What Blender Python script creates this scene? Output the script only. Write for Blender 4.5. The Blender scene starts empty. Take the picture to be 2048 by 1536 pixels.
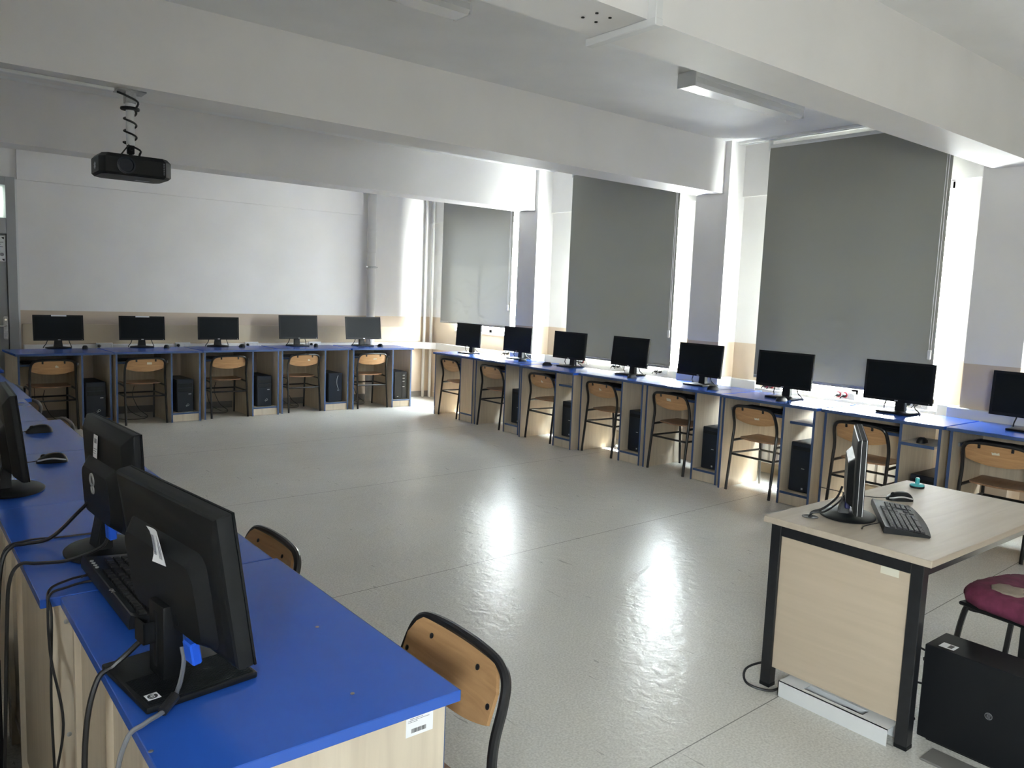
import bpy, bmesh, math, random
from mathutils import Vector, Matrix

PI = math.pi
rad = math.radians
random.seed(7)
scene = bpy.context.scene
C = scene.collection

# ------------------------------------------------------------------ camera
cam_data = bpy.data.cameras.new('camera')
cam = bpy.data.objects.new('camera', cam_data)
C.objects.link(cam)
cam_data.sensor_fit = 'HORIZONTAL'
cam_data.sensor_width = 36.0
cam_data.lens = 1576.3 / 2048 * 36.0
cam_data.clip_start = 0.02
_r = Vector((0.78078571, -0.62358338, 0.0389544))
_d = Vector((-0.03929266, -0.1112306, -0.99301754))
_f = Vector((0.62356215, 0.77380329, -0.11134951))
CAM_H = 1.5
cam.matrix_world = Matrix(((_r.x, -_d.x, -_f.x, 0), (_r.y, -_d.y, -_f.y, 0), (_r.z, -_d.z, -_f.z, CAM_H), (0, 0, 0, 1)))
scene.camera = cam

# ------------------------------------------------------------------ exposure, sky, sun
vs = scene.view_settings
scene.display_settings.display_device = 'sRGB'
vs.view_transform = 'Standard'
vs.look = 'None'
vs.gamma = 1.0
vs.use_curve_mapping = False
vs.exposure = 1.45

world = bpy.data.worlds.new('sky')
scene.world = world
world.use_nodes = True
wn = world.node_tree
wn.nodes.clear()
w_out = wn.nodes.new('ShaderNodeOutputWorld')
w_bg = wn.nodes.new('ShaderNodeBackground')
w_geo = wn.nodes.new('ShaderNodeTexCoord')
w_sep = wn.nodes.new('ShaderNodeSeparateXYZ')
w_ramp = wn.nodes.new('ShaderNodeValToRGB')
wn.links.new(w_geo.outputs['Generated'], w_sep.inputs[0])
w_half = wn.nodes.new('ShaderNodeMath')
w_half.operation = 'MULTIPLY_ADD'
w_half.inputs[1].default_value = 0.5
w_half.inputs[2].default_value = 0.5
wn.links.new(w_sep.outputs['Z'], w_half.inputs[0])
wn.links.new(w_half.outputs[0], w_ramp.inputs[0])
w_ramp.color_ramp.elements[0].position = 0.46
w_ramp.color_ramp.elements[0].color = (0.64, 0.635, 0.625, 1)      # ground and houses outside
w_ramp.color_ramp.elements[1].position = 0.54
w_ramp.color_ramp.elements[1].color = (0.97, 0.97, 0.97, 1)
_e = w_ramp.color_ramp.elements.new(0.85)
_e.color = (0.80, 0.90, 1.0, 1)
wn.links.new(w_ramp.outputs[0], w_bg.inputs['Color'])
w_bg.inputs['Strength'].default_value = 62.0
wn.links.new(w_bg.outputs[0], w_out.inputs['Surface'])

sun_data = bpy.data.lights.new('sun', 'SUN')
sun = bpy.data.objects.new('sun', sun_data)
C.objects.link(sun)
sun_data.energy = 70.0
sun_data.angle = rad(0.6)
sun_data.color = (1.0, 0.95, 0.86)
sun.rotation_euler = Vector((-0.44, -0.03, -0.90)).to_track_quat('-Z', 'Y').to_euler()

cy = scene.cycles
cy.max_bounces = 10
cy.diffuse_bounces = 7
cy.glossy_bounces = 4
cy.transmission_bounces = 6
cy.transparent_max_bounces = 8
cy.sample_clamp_indirect = 6.0
cy.caustics_reflective = False
cy.caustics_refractive = False
cy.use_denoising = True

# room numbers
XL, XW, YB, YR, ZC, ZB = -0.75, 6.22, 9.65, -3.2, 2.945, 2.488   # left wall, window wall, back wall, rear wall, ceiling, beam bottom
PILLARS = [(7.07, 7.41), (4.44, 4.80), (1.98, 2.34), (-0.66, -0.30)]
PX = 5.98
BEAMS = [(7.113, 7.41), (4.495, 4.79), (2.0, 2.275), (-0.64, -0.34)]
WINDOWS = [(7.60, 9.025, 0.99), (5.085, 6.64, 0.835), (2.615, 3.95, 0.785), (0.22, 1.45, 0.98), (-2.70, -1.2, 1.20)]

# light portals in the window openings guide the sky light (no light of their own)
for i, (y0, y1, z0) in enumerate(WINDOWS):
    ld = bpy.data.lights.new('window_portal', 'AREA')
    ld.shape = 'RECTANGLE'
    ld.size = 2.475 - z0
    ld.size_y = y1 - y0
    ld.cycles.is_portal = True
    lo = bpy.data.objects.new('window_portal', ld)
    lo.location = (6.40, (y0 + y1) / 2, (z0 + 2.475) / 2)
    lo.rotation_euler = (0, rad(90), 0)
    C.objects.link(lo)
ld = bpy.data.lights.new('added_window_portal', 'AREA')
ld.shape = 'RECTANGLE'
ld.size, ld.size_y = 0.6, 0.78
ld.cycles.is_portal = True
lo = bpy.data.objects.new('added_window_portal', ld)
lo.location = (XL - 0.18, -0.9, 1.65)
lo.rotation_euler = (0, rad(-90), 0)
C.objects.link(lo)

# ------------------------------------------------------------------ materials
def new_mat(name):
    m = bpy.data.materials.new(name)
    m.use_nodes = True
    return m, m.node_tree, m.node_tree.nodes['Principled BSDF']

def plain(name, col, rough=0.5, metal=0.0, spec=0.5, noise=0.0, nscale=40.0, bump=0.0):
    m, nt, b = new_mat(name)
    b.inputs['Base Color'].default_value = (*col, 1)
    b.inputs['Roughness'].default_value = rough
    b.inputs['Metallic'].default_value = metal
    b.inputs['Specular IOR Level'].default_value = spec
    if noise or bump:
        tc = nt.nodes.new('ShaderNodeTexCoord')
        n = nt.nodes.new('ShaderNodeTexNoise')
        n.inputs['Scale'].default_value = nscale
        n.inputs['Detail'].default_value = 4
        nt.links.new(tc.outputs['Object'], n.inputs['Vector'])
        if noise:
            r = nt.nodes.new('ShaderNodeValToRGB')
            r.color_ramp.elements[0].position = 0.3
            r.color_ramp.elements[1].position = 0.7
            r.color_ramp.elements[0].color = (*[c * (1 - noise) for c in col], 1)
            r.color_ramp.elements[1].color = (*[min(1, c * (1 + noise)) for c in col], 1)
            nt.links.new(n.outputs[0], r.inputs[0])
            nt.links.new(r.outputs[0], b.inputs['Base Color'])
        if bump:
            bp = nt.nodes.new('ShaderNodeBump')
            bp.inputs['Strength'].default_value = bump
            bp.inputs['Distance'].default_value = 0.01
            nt.links.new(n.outputs[0], bp.inputs['Height'])
            nt.links.new(bp.outputs[0], b.inputs['Normal'])
    return m

def wood(name, c1, c2, rough, axis=0, scale=7.0, spec=0.5):
    m, nt, b = new_mat(name)
    tc = nt.nodes.new('ShaderNodeTexCoord')
    mp = nt.nodes.new('ShaderNodeMapping')
    s = [scale * 4] * 3
    s[axis] = scale * 0.25
    mp.inputs['Scale'].default_value = s
    n = nt.nodes.new('ShaderNodeTexNoise')
    n.inputs['Scale'].default_value = 2.0
    n.inputs['Detail'].default_value = 6
    n.inputs['Distortion'].default_value = 0.6
    r = nt.nodes.new('ShaderNodeValToRGB')
    r.color_ramp.elements[0].position = 0.3
    r.color_ramp.elements[1].position = 0.72
    r.color_ramp.elements[0].color = (*c1, 1)
    r.color_ramp.elements[1].color = (*c2, 1)
    nt.links.new(tc.outputs['Object'], mp.inputs['Vector'])
    nt.links.new(mp.outputs[0], n.inputs['Vector'])
    nt.links.new(n.outputs[0], r.inputs[0])
    nt.links.new(r.outputs[0], b.inputs['Base Color'])
    b.inputs['Roughness'].default_value = rough
    b.inputs['Specular IOR Level'].default_value = spec
    return m

def wall_material():
    m, nt, b = new_mat('wall_paint')
    g = nt.nodes.new('ShaderNodeNewGeometry')
    sp = nt.nodes.new('ShaderNodeSeparateXYZ')
    gt = nt.nodes.new('ShaderNodeMath'); gt.operation = 'GREATER_THAN'
    gt.inputs[1].default_value = 1.15
    mx = nt.nodes.new('ShaderNodeMix'); mx.data_type = 'RGBA'
    n = nt.nodes.new('ShaderNodeTexNoise')
    n.inputs['Scale'].default_value = 1.6
    n.inputs['Detail'].default_value = 5
    mr = nt.nodes.new('ShaderNodeMapRange')
    mr.inputs[1].default_value = 0.3; mr.inputs[2].default_value = 0.7
    mr.inputs[3].default_value = 0.95; mr.inputs[4].default_value = 1.03
    mul = nt.nodes.new('ShaderNodeMix'); mul.data_type = 'RGBA'; mul.blend_type = 'MULTIPLY'
    mul.inputs[0].default_value = 1.0
    nt.links.new(g.outputs['Position'], sp.inputs[0])
    nt.links.new(g.outputs['Position'], n.inputs['Vector'])
    nt.links.new(sp.outputs['Z'], gt.inputs[0])
    nt.links.new(gt.outputs[0], mx.inputs[0])
    mx.inputs[6].default_value = (0.60, 0.50, 0.40, 1)
    mx.inputs[7].default_value = (0.82, 0.808, 0.803, 1)
    nt.links.new(n.outputs[0], mr.inputs[0])
    nt.links.new(mx.outputs[2], mul.inputs[6])
    nt.links.new(mr.outputs[0], mul.inputs[7])
    nt.links.new(mul.outputs[2], b.inputs['Base Color'])
    b.inputs['Roughness'].default_value = 0.55
    b.inputs['Specular IOR Level'].default_value = 0.35
    return m

def floor_material():
    m, nt, b = new_mat('vinyl_floor')
    N, L = nt.nodes, nt.links
    g = N.new('ShaderNodeNewGeometry')
    def noise(scale, detail=4, dist=0.0):
        n = N.new('ShaderNodeTexNoise')
        n.inputs['Scale'].default_value = scale
        n.inputs['Detail'].default_value = detail
        n.inputs['Distortion'].default_value = dist
        L.new(g.outputs['Position'], n.inputs['Vector'])
        return n
    speck = noise(120, 3)
    r1 = N.new('ShaderNodeValToRGB')
    r1.color_ramp.elements[0].position = 0.36
    r1.color_ramp.elements[0].color = (0.58, 0.56, 0.515, 1)
    r1.color_ramp.elements[1].position = 0.64
    r1.color_ramp.elements[1].color = (0.73, 0.71, 0.66, 1)
    L.new(speck.outputs[0], r1.inputs[0])
    cloud = noise(1.1, 4)
    mr = N.new('ShaderNodeMapRange')
    mr.inputs[1].default_value = 0.3; mr.inputs[2].default_value = 0.7
    mr.inputs[3].default_value = 0.93; mr.inputs[4].default_value = 1.05
    L.new(cloud.outputs[0], mr.inputs[0])
    mul = N.new('ShaderNodeMix'); mul.data_type = 'RGBA'; mul.blend_type = 'MULTIPLY'
    mul.inputs[0].default_value = 1.0
    L.new(r1.outputs[0], mul.inputs[6]); L.new(mr.outputs[0], mul.inputs[7])
    # welded seams between the vinyl sheets, parallel to the back wall
    sp = N.new('ShaderNodeSeparateXYZ')
    L.new(g.outputs['Position'], sp.inputs[0])
    sk = N.new('ShaderNodeMath'); sk.operation = 'MULTIPLY_ADD'
    sk.inputs[1].default_value = -0.035; sk.inputs[2].default_value = -1.49
    L.new(sp.outputs['X'], sk.inputs[0])
    ad = N.new('ShaderNodeMath'); ad.operation = 'ADD'
    L.new(sp.outputs['Y'], ad.inputs[0]); L.new(sk.outputs[0], ad.inputs[1])
    md = N.new('ShaderNodeMath'); md.operation = 'PINGPONG'
    md.inputs[1].default_value = 0.93
    L.new(ad.outputs[0], md.inputs[0])
    lt = N.new('ShaderNodeMath'); lt.operation = 'LESS_THAN'
    lt.inputs[1].default_value = 0.0022
    L.new(md.outputs[0], lt.inputs[0])
    # dark scuff marks: thin stretched noise lines
    mp = N.new('ShaderNodeMapping')
    mp.inputs['Rotation'].default_value = (0, 0, 0.5)
    mp.inputs['Scale'].default_value = (46, 7, 1)
    L.new(g.outputs['Position'], mp.inputs['Vector'])
    sc = N.new('ShaderNodeTexNoise')
    sc.inputs['Scale'].default_value = 1.0; sc.inputs['Detail'].default_value = 2; sc.inputs['Distortion'].default_value = 0.7
    L.new(mp.outputs[0], sc.inputs['Vector'])
    sr = N.new('ShaderNodeMath'); sr.operation = 'LESS_THAN'; sr.inputs[1].default_value = 0.275
    L.new(sc.outputs[0], sr.inputs[0])
    mxs = N.new('ShaderNodeMath'); mxs.operation = 'MAXIMUM'
    sm = N.new('ShaderNodeMath'); sm.operation = 'MULTIPLY'; sm.inputs[1].default_value = 0.5
    L.new(sr.outputs[0], sm.inputs[0])
    L.new(lt.outputs[0], mxs.inputs[0]); L.new(sm.outputs[0], mxs.inputs[1])
    dk = N.new('ShaderNodeMix'); dk.data_type = 'RGBA'
    L.new(mxs.outputs[0], dk.inputs[0]); L.new(mul.outputs[2], dk.inputs[6])
    dk.inputs[7].default_value = (0.24, 0.23, 0.21, 1)
    L.new(dk.outputs[2], b.inputs['Base Color'])
    # worn gloss
    b.inputs['Roughness'].default_value = 0.27
    wave = noise(16.0, 6, 0.6)
    bp = N.new('ShaderNodeBump')
    bp.inputs['Strength'].default_value = 0.3; bp.inputs['Distance'].default_value = 0.01
    L.new(wave.outputs[0], bp.inputs['Height']); L.new(bp.outputs[0], b.inputs['Normal'])
    b.inputs['Specular IOR Level'].default_value = 0.13
    return m

def blind_material(col, trans, name='blind_fabric'):
    m, nt, b = new_mat(name)
    nt.nodes.remove(b)
    out = nt.nodes['Material Output']
    d = nt.nodes.new('ShaderNodeBsdfDiffuse'); d.inputs['Color'].default_value = (*col, 1)
    t = nt.nodes.new('ShaderNodeBsdfTranslucent'); t.inputs['Color'].default_value = (*trans, 1)
    a = nt.nodes.new('ShaderNodeAddShader')
    nt.links.new(d.outputs[0], a.inputs[0]); nt.links.new(t.outputs[0], a.inputs[1])
    nt.links.new(a.outputs[0], out.inputs['Surface'])
    return m

def glass_material():
    m, nt, b = new_mat('window_glass')
    nt.nodes.remove(b)
    out = nt.nodes['Material Output']
    t = nt.nodes.new('ShaderNodeBsdfTransparent'); t.inputs['Color'].default_value = (0.93, 0.96, 0.95, 1)
    g = nt.nodes.new('ShaderNodeBsdfGlossy'); g.inputs['Roughness'].default_value = 0.02
    mx = nt.nodes.new('ShaderNodeMixShader'); mx.inputs[0].default_value = 0.06
    nt.links.new(t.outputs[0], mx.inputs[1]); nt.links.new(g.outputs[0], mx.inputs[2])
    nt.links.new(mx.outputs[0], out.inputs['Surface'])
    return m

def emit(name, col, s):
    m, nt, b = new_mat(name)
    b.inputs['Base Color'].default_value = (*col, 1)
    b.inputs['Emission Color'].default_value = (*col, 1)
    b.inputs['Emission Strength'].default_value = s
    return m

M_WALL = wall_material()
M_CEIL = plain('ceiling_paint', (0.84, 0.845, 0.855), 0.8, noise=0.03, nscale=3, bump=0.06)
M_FLOOR = floor_material()
M_BEIGE = plain('beige_gloss_paint', (0.60, 0.51, 0.37), 0.4, noise=0.06, nscale=2.5)
M_PLASTIC_W = plain('white_plastic', (0.74, 0.75, 0.76), 0.4)
M_PIPE = plain('painted_pipe', (0.62, 0.61, 0.60), 0.35)
M_BLIND = blind_material((0.285, 0.285, 0.262), (0.0005, 0.00051, 0.00045))
M_BLIND_BRIGHT = blind_material((0.36, 0.36, 0.335), (0.0032, 0.00325, 0.0031), 'brighter_blind_fabric')  # copy of the blind fabric, made paler and more translucent to render brighter
M_GLASS = glass_material()
M_BLUE = plain('blue_laminate', (0.022, 0.095, 0.46), 0.24, spec=0.55, noise=0.02, nscale=20)
M_BLUE_EDGE = plain('blue_edge_band', (0.045, 0.085, 0.20), 0.4)
M_BIRCH = wood('birch_laminate', (0.55, 0.47, 0.37), (0.66, 0.575, 0.455), 0.4, axis=2, scale=5)
M_MAPLE = wood('maple_laminate', (0.52, 0.43, 0.325), (0.58, 0.48, 0.37), 0.38, axis=1, scale=4)
M_MAPLE_TOP = wood('maple_worktop', (0.47, 0.40, 0.32), (0.53, 0.46, 0.375), 0.45, axis=0, scale=4, spec=0.2)
M_PLY = wood('beech_plywood', (0.42, 0.235, 0.105), (0.56, 0.33, 0.16), 0.33, axis=0, scale=9)
M_SEAT = wood('dark_beech_plywood', (0.27, 0.15, 0.085), (0.38, 0.21, 0.12), 0.3, axis=1, scale=8)
M_TUBE = plain('black_enamel', (0.012, 0.012, 0.014), 0.28)
M_FRAME_BLK = plain('black_steel', (0.012, 0.013, 0.016), 0.35, noise=0.2, nscale=30)
M_BLK = plain('black_plastic', (0.0065, 0.0075, 0.009), 0.45, spec=0.3, bump=0.05, nscale=600)
M_BLK2 = plain('charcoal_plastic', (0.007, 0.008, 0.010), 0.5, spec=0.25)
M_NAVY = plain('dark_case_plastic', (0.006, 0.010, 0.020), 0.34, spec=0.4)
M_SCREEN = plain('dark_screen', (0.005, 0.007, 0.009), 0.48, spec=0.15)
M_SILVER = plain('silver_trim', (0.60, 0.61, 0.62), 0.3, metal=0.7)
M_CHROME = plain('chrome', (0.7, 0.69, 0.66), 0.18, metal=1.0)
M_STEEL = plain('galvanised_steel', (0.45, 0.46, 0.47), 0.38, metal=0.9, noise=0.15, nscale=50)
M_ALU = plain('grey_aluminium', (0.36, 0.37, 0.38), 0.42, metal=0.15)
M_DOOR = plain('grey_door_leaf', (0.30, 0.305, 0.31), 0.5)
M_PAPER = plain('white_paper', (0.84, 0.85, 0.88), 0.4)
M_PAPER_C = plain('cream_paper', (0.72, 0.69, 0.58), 0.6)
M_INK = plain('black_ink', (0.02, 0.02, 0.025), 0.6)
M_INK_G = plain('grey_ink', (0.22, 0.22, 0.26), 0.6)
M_CABLE = plain('black_cable', (0.012, 0.012, 0.014), 0.42)
M_CABLE_G = plain('grey_cable', (0.17, 0.175, 0.19), 0.4)
M_CABLE_W = plain('white_cable', (0.62, 0.62, 0.60), 0.4)
M_VGA = plain('blue_plug', (0.02, 0.12, 0.75), 0.35)
M_RED = plain('red_socket', (0.45, 0.02, 0.05), 0.4)
M_TEAL = plain('teal_plastic', (0.05, 0.42, 0.46), 0.3)
M_MAROON = plain('maroon_cover', (0.155, 0.026, 0.065), 0.85, noise=0.25, nscale=25, bump=0.5)
M_FOAM = plain('bare_foam', (0.30, 0.25, 0.20), 0.9, noise=0.1, nscale=40)
M_LAMP = plain('prismatic_diffuser', (0.74, 0.75, 0.76), 0.25)
M_KEY = plain('black_key', (0.012, 0.012, 0.014), 0.5, spec=0.22)
M_LIT = emit('corridor_daylight', (0.80, 0.92, 0.84), 0.9)
M_HOLE = plain('dark_hole', (0.01, 0.01, 0.01), 0.8)

# ------------------------------------------------------------------ mesh helpers
I4 = Matrix.Identity(4)

def merge(bm, tmp, mat=None):
    mat = mat or I4
    mp = {}
    for v in tmp.verts:
        mp[v] = bm.verts.new(mat @ v.co)
    for f in tmp.faces:
        try:
            nf = bm.faces.new([mp[v] for v in f.verts])
            nf.smooth = f.smooth
        except ValueError:
            pass
    tmp.free()

def box(bm, x0, x1, y0, y1, z0, z1, bev=0.0, seg=1, mat=None):
    t = bmesh.new()
    bmesh.ops.create_cube(t, size=1.0)
    for v in t.verts:
        v.co = Vector(((x0 + x1) / 2 + v.co.x * (x1 - x0), (y0 + y1) / 2 + v.co.y * (y1 - y0), (z0 + z1) / 2 + v.co.z * (z1 - z0)))
    if bev:
        bmesh.ops.bevel(t, geom=list(t.edges), offset=bev, segments=seg, affect='EDGES', profile=0.5)
    merge(bm, t, mat)

def catmull(pts, k=6, closed=False):
    P = [Vector(p) for p in pts]
    n = len(P)
    out = []
    rng = range(n) if closed else range(n - 1)
    for i in rng:
        p1, p2 = P[i], P[(i + 1) % n]
        p0 = P[(i - 1) % n] if (closed or i > 0) else p1 + (p1 - p2)
        p3 = P[(i + 2) % n] if (closed or i < n - 2) else p2 + (p2 - p1)
        for j in range(k):
            t = j / k
            out.append(0.5 * ((2 * p1) + (p2 - p0) * t + (2 * p0 - 5 * p1 + 4 * p2 - p3) * t * t + (3 * p1 - p0 - 3 * p2 + p3) * t ** 3))
    if not closed:
        out.append(P[-1])
    return out

def tube(bm, pts, r, n=8, closed=False, mat=None):
    mat = mat or I4
    P = [Vector(p) for p in pts]
    N = len(P)
    rings = []
    up = None
    for i in range(N):
        if closed:
            t = (P[(i + 1) % N] - P[i - 1]).normalized()
        else:
            t = (P[min(i + 1, N - 1)] - P[max(i - 1, 0)]).normalized()
        if up is None:
            a = Vector((0, 0, 1)) if abs(t.z) < 0.9 else Vector((1, 0, 0))
            up = (a - t * a.dot(t)).normalized()
        else:
            up = (up - t * up.dot(t))
            up = up.normalized() if up.length > 1e-6 else t.orthogonal().normalized()
        s = t.cross(up)
        rr = r[i] if isinstance(r, (list, tuple)) else r
        rings.append([bm.verts.new(mat @ (P[i] + (up * math.cos(2 * PI * j / n) + s * math.sin(2 * PI * j / n)) * rr)) for j in range(n)])
    for i in range(N if closed else N - 1):
        a, b = rings[i], rings[(i + 1) % N]
        for j in range(n):
            f = bm.faces.new((a[j], a[(j + 1) % n], b[(j + 1) % n], b[j]))
            f.smooth = True
    if not closed:
        bm.faces.new(rings[0][::-1])
        bm.faces.new(rings[-1])

def lathe(bm, prof, n=24, mat=None, cap=True):
    mat = mat or I4
    rings = []
    for r, z in prof:
        rings.append([bm.verts.new(mat @ Vector((r * math.cos(2 * PI * j / n), r * math.sin(2 * PI * j / n), z))) for j in range(n)])
    for a, b in zip(rings, rings[1:]):
        for j in range(n):
            f = bm.faces.new((a[j], a[(j + 1) % n], b[(j + 1) % n], b[j]))
            f.smooth = True
    if cap:
        bm.faces.new(rings[0][::-1])
        bm.faces.new(rings[-1])

def prism(bm, outline, z0, z1, mat=None):
    """outline: (x, y) points; extruded along local z"""
    mat = mat or I4
    a = [bm.verts.new(mat @ Vector((x, y, z0))) for x, y in outline]
    b = [bm.verts.new(mat @ Vector((x, y, z1))) for x, y in outline]
    n = len(outline)
    bm.faces.new(a[::-1])
    bm.faces.new(b)
    for i in range(n):
        bm.faces.new((a[i], a[(i + 1) % n], b[(i + 1) % n], b[i]))

def rrect(x0, x1, y0, y1, r, k=5):
    o = []
    for cx_, cy_, a0 in ((x1 - r, y1 - r, 0), (x0 + r, y1 - r, 90), (x0 + r, y0 + r, 180), (x1 - r, y0 + r, 270)):
        for i in range(k + 1):
            a = rad(a0 + 90 * i / k)
            o.append((cx_ + r * math.cos(a), cy_ + r * math.sin(a)))
    return o

def sheet(bm, fn, nu, nv, thick, mat=None):
    """two skins of fn(u, v) -> (point, normal), joined round the rim"""
    mat = mat or I4
    A, B = [], []
    for j in range(nv + 1):
        ra, rb = [], []
        for i in range(nu + 1):
            p, nn = fn(i / nu, j / nv)
            p, nn = Vector(p), Vector(nn)
            ra.append(bm.verts.new(mat @ (p + nn * thick / 2)))
            rb.append(bm.verts.new(mat @ (p - nn * thick / 2)))
        A.append(ra); B.append(rb)
    def q(a, b, c, d, s=True):
        f = bm.faces.new((a, b, c, d)); f.smooth = s
    for j in range(nv):
        for i in range(nu):
            q(A[j][i], A[j][i + 1], A[j + 1][i + 1], A[j + 1][i])
            q(B[j][i], B[j + 1][i], B[j + 1][i + 1], B[j][i + 1])
    for i in range(nu):
        q(A[0][i], B[0][i], B[0][i + 1], A[0][i + 1], False)
        q(A[nv][i], A[nv][i + 1], B[nv][i + 1], B[nv][i], False)
    for j in range(nv):
        q(A[j][0], A[j + 1][0], B[j + 1][0], B[j][0], False)
        q(A[j][nu], B[j][nu], B[j + 1][nu], A[j + 1][nu], False)

def obj(name, bm, mat, parent=None, loc=None, smooth=35):
    bmesh.ops.recalc_face_normals(bm, faces=list(bm.faces))
    me = bpy.data.meshes.new(name)
    if smooth:
        for f in bm.faces:
            f.smooth = True
    bm.to_mesh(me)
    bm.free()
    if smooth:
        me.set_sharp_from_angle(angle=rad(smooth))
    me.materials.append(mat)
    o = bpy.data.objects.new(name, me)
    C.objects.link(o)
    if parent is not None:
        o.parent = parent
    if loc is not None:
        o.location = loc
    return o

def B(*boxes, bev=0.0, mat=None):
    bm = bmesh.new()
    for b in boxes:
        box(bm, *b, bev=bev, mat=mat)
    return bm

def tag(o, label, cat, group=None):
    o['label'] = label
    o['category'] = cat
    if group:
        o['group'] = group
    return o

def thing(name, label, cat, loc=(0, 0, 0), rz=0.0, group=None):
    o = bpy.data.objects.new(name, None)
    o.empty_display_size = 0.1
    C.objects.link(o)
    o.location = loc
    o.rotation_euler = (0, 0, rz)
    return tag(o, label, cat, group)

def struct(name, bm, mat, parent=None, smooth=None):
    o = obj(name, bm, mat, parent, smooth=smooth)
    o['kind'] = 'structure'
    return o

def dup(root, loc, rz, label, group=None):
    r = root.copy(); C.objects.link(r)
    r.location = loc; r.rotation_euler = (0, 0, rz)
    r['label'] = label
    if group:
        r['group'] = group
    for ch in list(root.children):
        c = ch.copy(); C.objects.link(c); c.parent = r
        for g in list(ch.children):
            d = g.copy(); C.objects.link(d); d.parent = c
    return r

def text_mesh(bm, s, size, mat, extrude=0.0003):
    cu = bpy.data.curves.new('lettering', 'FONT')
    cu.body = s
    cu.size = size
    cu.align_x = 'CENTER'
    cu.align_y = 'CENTER'
    cu.extrude = extrude
    o = bpy.data.objects.new('lettering', cu)
    C.objects.link(o)
    dg = bpy.context.evaluated_depsgraph_get()
    me = bpy.data.meshes.new_from_object(o.evaluated_get(dg))
    t = bmesh.new(); t.from_mesh(me)
    bpy.data.objects.remove(o); bpy.data.curves.remove(cu); bpy.data.meshes.remove(me)
    merge(bm, t, mat)

def frame(o, x, y, z=None):
    """matrix from an origin and two axes (z = x cross y unless given)"""
    x = Vector(x).normalized(); y = Vector(y).normalized()
    z = Vector(z) if z is not None else x.cross(y)
    o = Vector(o)
    return Matrix(((x.x, y.x, z.x, o.x), (x.y, y.y, z.y, o.y), (x.z, y.z, z.z, o.z), (0, 0, 0, 1)))

# ================================================================== THE ROOM
struct('floor', B((XL - 0.2, XW + 0.28, YR - 0.2, YB + 0.2, -0.1, 0.0)), M_FLOOR)
struct('ceiling', B((XL - 0.2, XW + 0.28, YR - 0.2, YB + 0.2, ZC, ZC + 0.15)), M_CEIL)

# back wall with the door opening
DX0, DX1, DZ = 0.13, 1.133, 2.50
struct('wall_back', B((XL - 0.2, DX0, YB, YB + 0.2, 0, ZC), (DX1, XW + 0.28, YB, YB + 0.2, 0, ZC), (DX0, DX1, YB, YB + 0.2, DZ, ZC), (DX0, DX1, YB + 0.122, YB + 0.2, 0, DZ)), M_WALL)  # last box is an added backing that blocks sky light behind the door
# left wall with an added unseen window lighting the near desks, rear wall closed
struct('wall_left', B((XL - 0.16, XL, YR, -1.29, 0, ZC), (XL - 0.16, XL, -0.51, YB, 0, ZC), (XL - 0.16, XL, -1.29, -0.51, 0, 1.35), (XL - 0.16, XL, -1.29, -0.51, 1.95, ZC)), M_WALL)
struct('wall_rear', B((XL - 0.2, XW + 0.28, YR - 0.2, YR, 0, ZC)), M_WALL)
# window wall
bm = bmesh.new()
y = YR
for (y0, y1, z0) in sorted(WINDOWS):
    box(bm, XW, XW + 0.16, y, y0, 0, ZC)
    box(bm, XW, XW + 0.16, y0, y1, 0, z0)
    box(bm, XW, XW + 0.16, y0, y1, 2.475, ZC)
    y = y1
box(bm, XW, XW + 0.16, y, YB, 0, ZC)
struct('wall_right', bm, M_WALL)
for i, (y0, y1) in enumerate(PILLARS):
    struct('pillar_%d' % (i + 1), B((PX, XW + 0.02, y0, y1, 0, ZC)), M_WALL)
for i, (y0, y1) in enumerate(BEAMS):
    struct('beam_%d' % (i + 1), B((XL, PX + 0.1, y0, y1, ZB, ZC + 0.02)), M_WALL)
spans = [(7.41, YB), (4.80, 7.07), (2.34, 4.44), (-0.30, 1.98), (YR, -0.66)]
for i, (y0, y1) in enumerate(spans):
    struct('lintel_%d' % (i + 1), B((XW - 0.03, XW + 0.05, y0, y1, 2.475, ZC)), M_WALL)
struct('trim_1', B((DX1 + 0.02, 5.09, YB - 0.035, YB + 0.02, 2.485, ZC)), M_WALL)          # shallow band along the top of the back wall
struct('trim_2', B((1.165, 6.05, YB - 0.012, YB + 0.02, 0.80, 1.008), bev=0.003), M_BEIGE)   # painted board above the trunking
struct('baseboard_back', B((DX1 + 0.02, XW, YB - 0.012, YB + 0.02, 0, 0.08)), plain('grey_skirting', (0.20, 0.19, 0.18), 0.5))
struct('baseboard_right', B((XW - 0.012, XW + 0.02, YR, YB, 0, 0.08)), M_BEIGE)

struct('trim_3', B((DX1, DX1 + 0.018, YB - 0.022, YB + 0.01, 0, DZ)), M_PLASTIC_W)
# windows
for i, (y0, y1, z0) in enumerate(WINDOWS):
    x0, x1 = XW + 0.08, XW + 0.14
    bm = bmesh.new()
    box(bm, x0, x1, y0, y0 + 0.05, z0, 2.475); box(bm, x0, x1, y1 - 0.05, y1, z0, 2.475)
    box(bm, x0, x1, y0, y1, z0, z0 + 0.05); box(bm, x0, x1, y0, y1, 2.425, 2.475)
    box(bm, x0, x1, (y0 + y1) / 2 - 0.03, (y0 + y1) / 2 + 0.03, z0, 2.475)
    w = struct('window_%d' % (i + 1), bm, M_PLASTIC_W)
    struct('window_pane', B((x0 + 0.025, x0 + 0.031, y0 + 0.04, y1 - 0.04, z0 + 0.04, 2.435)), M_GLASS, w)
    struct('window_sill', B((XW - 0.015, XW + 0.08, y0 + 0.01, y1 - 0.01, z0 - 0.012, z0 + 0.012), bev=0.004), M_PLASTIC_W, w)
bm = bmesh.new()
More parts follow.
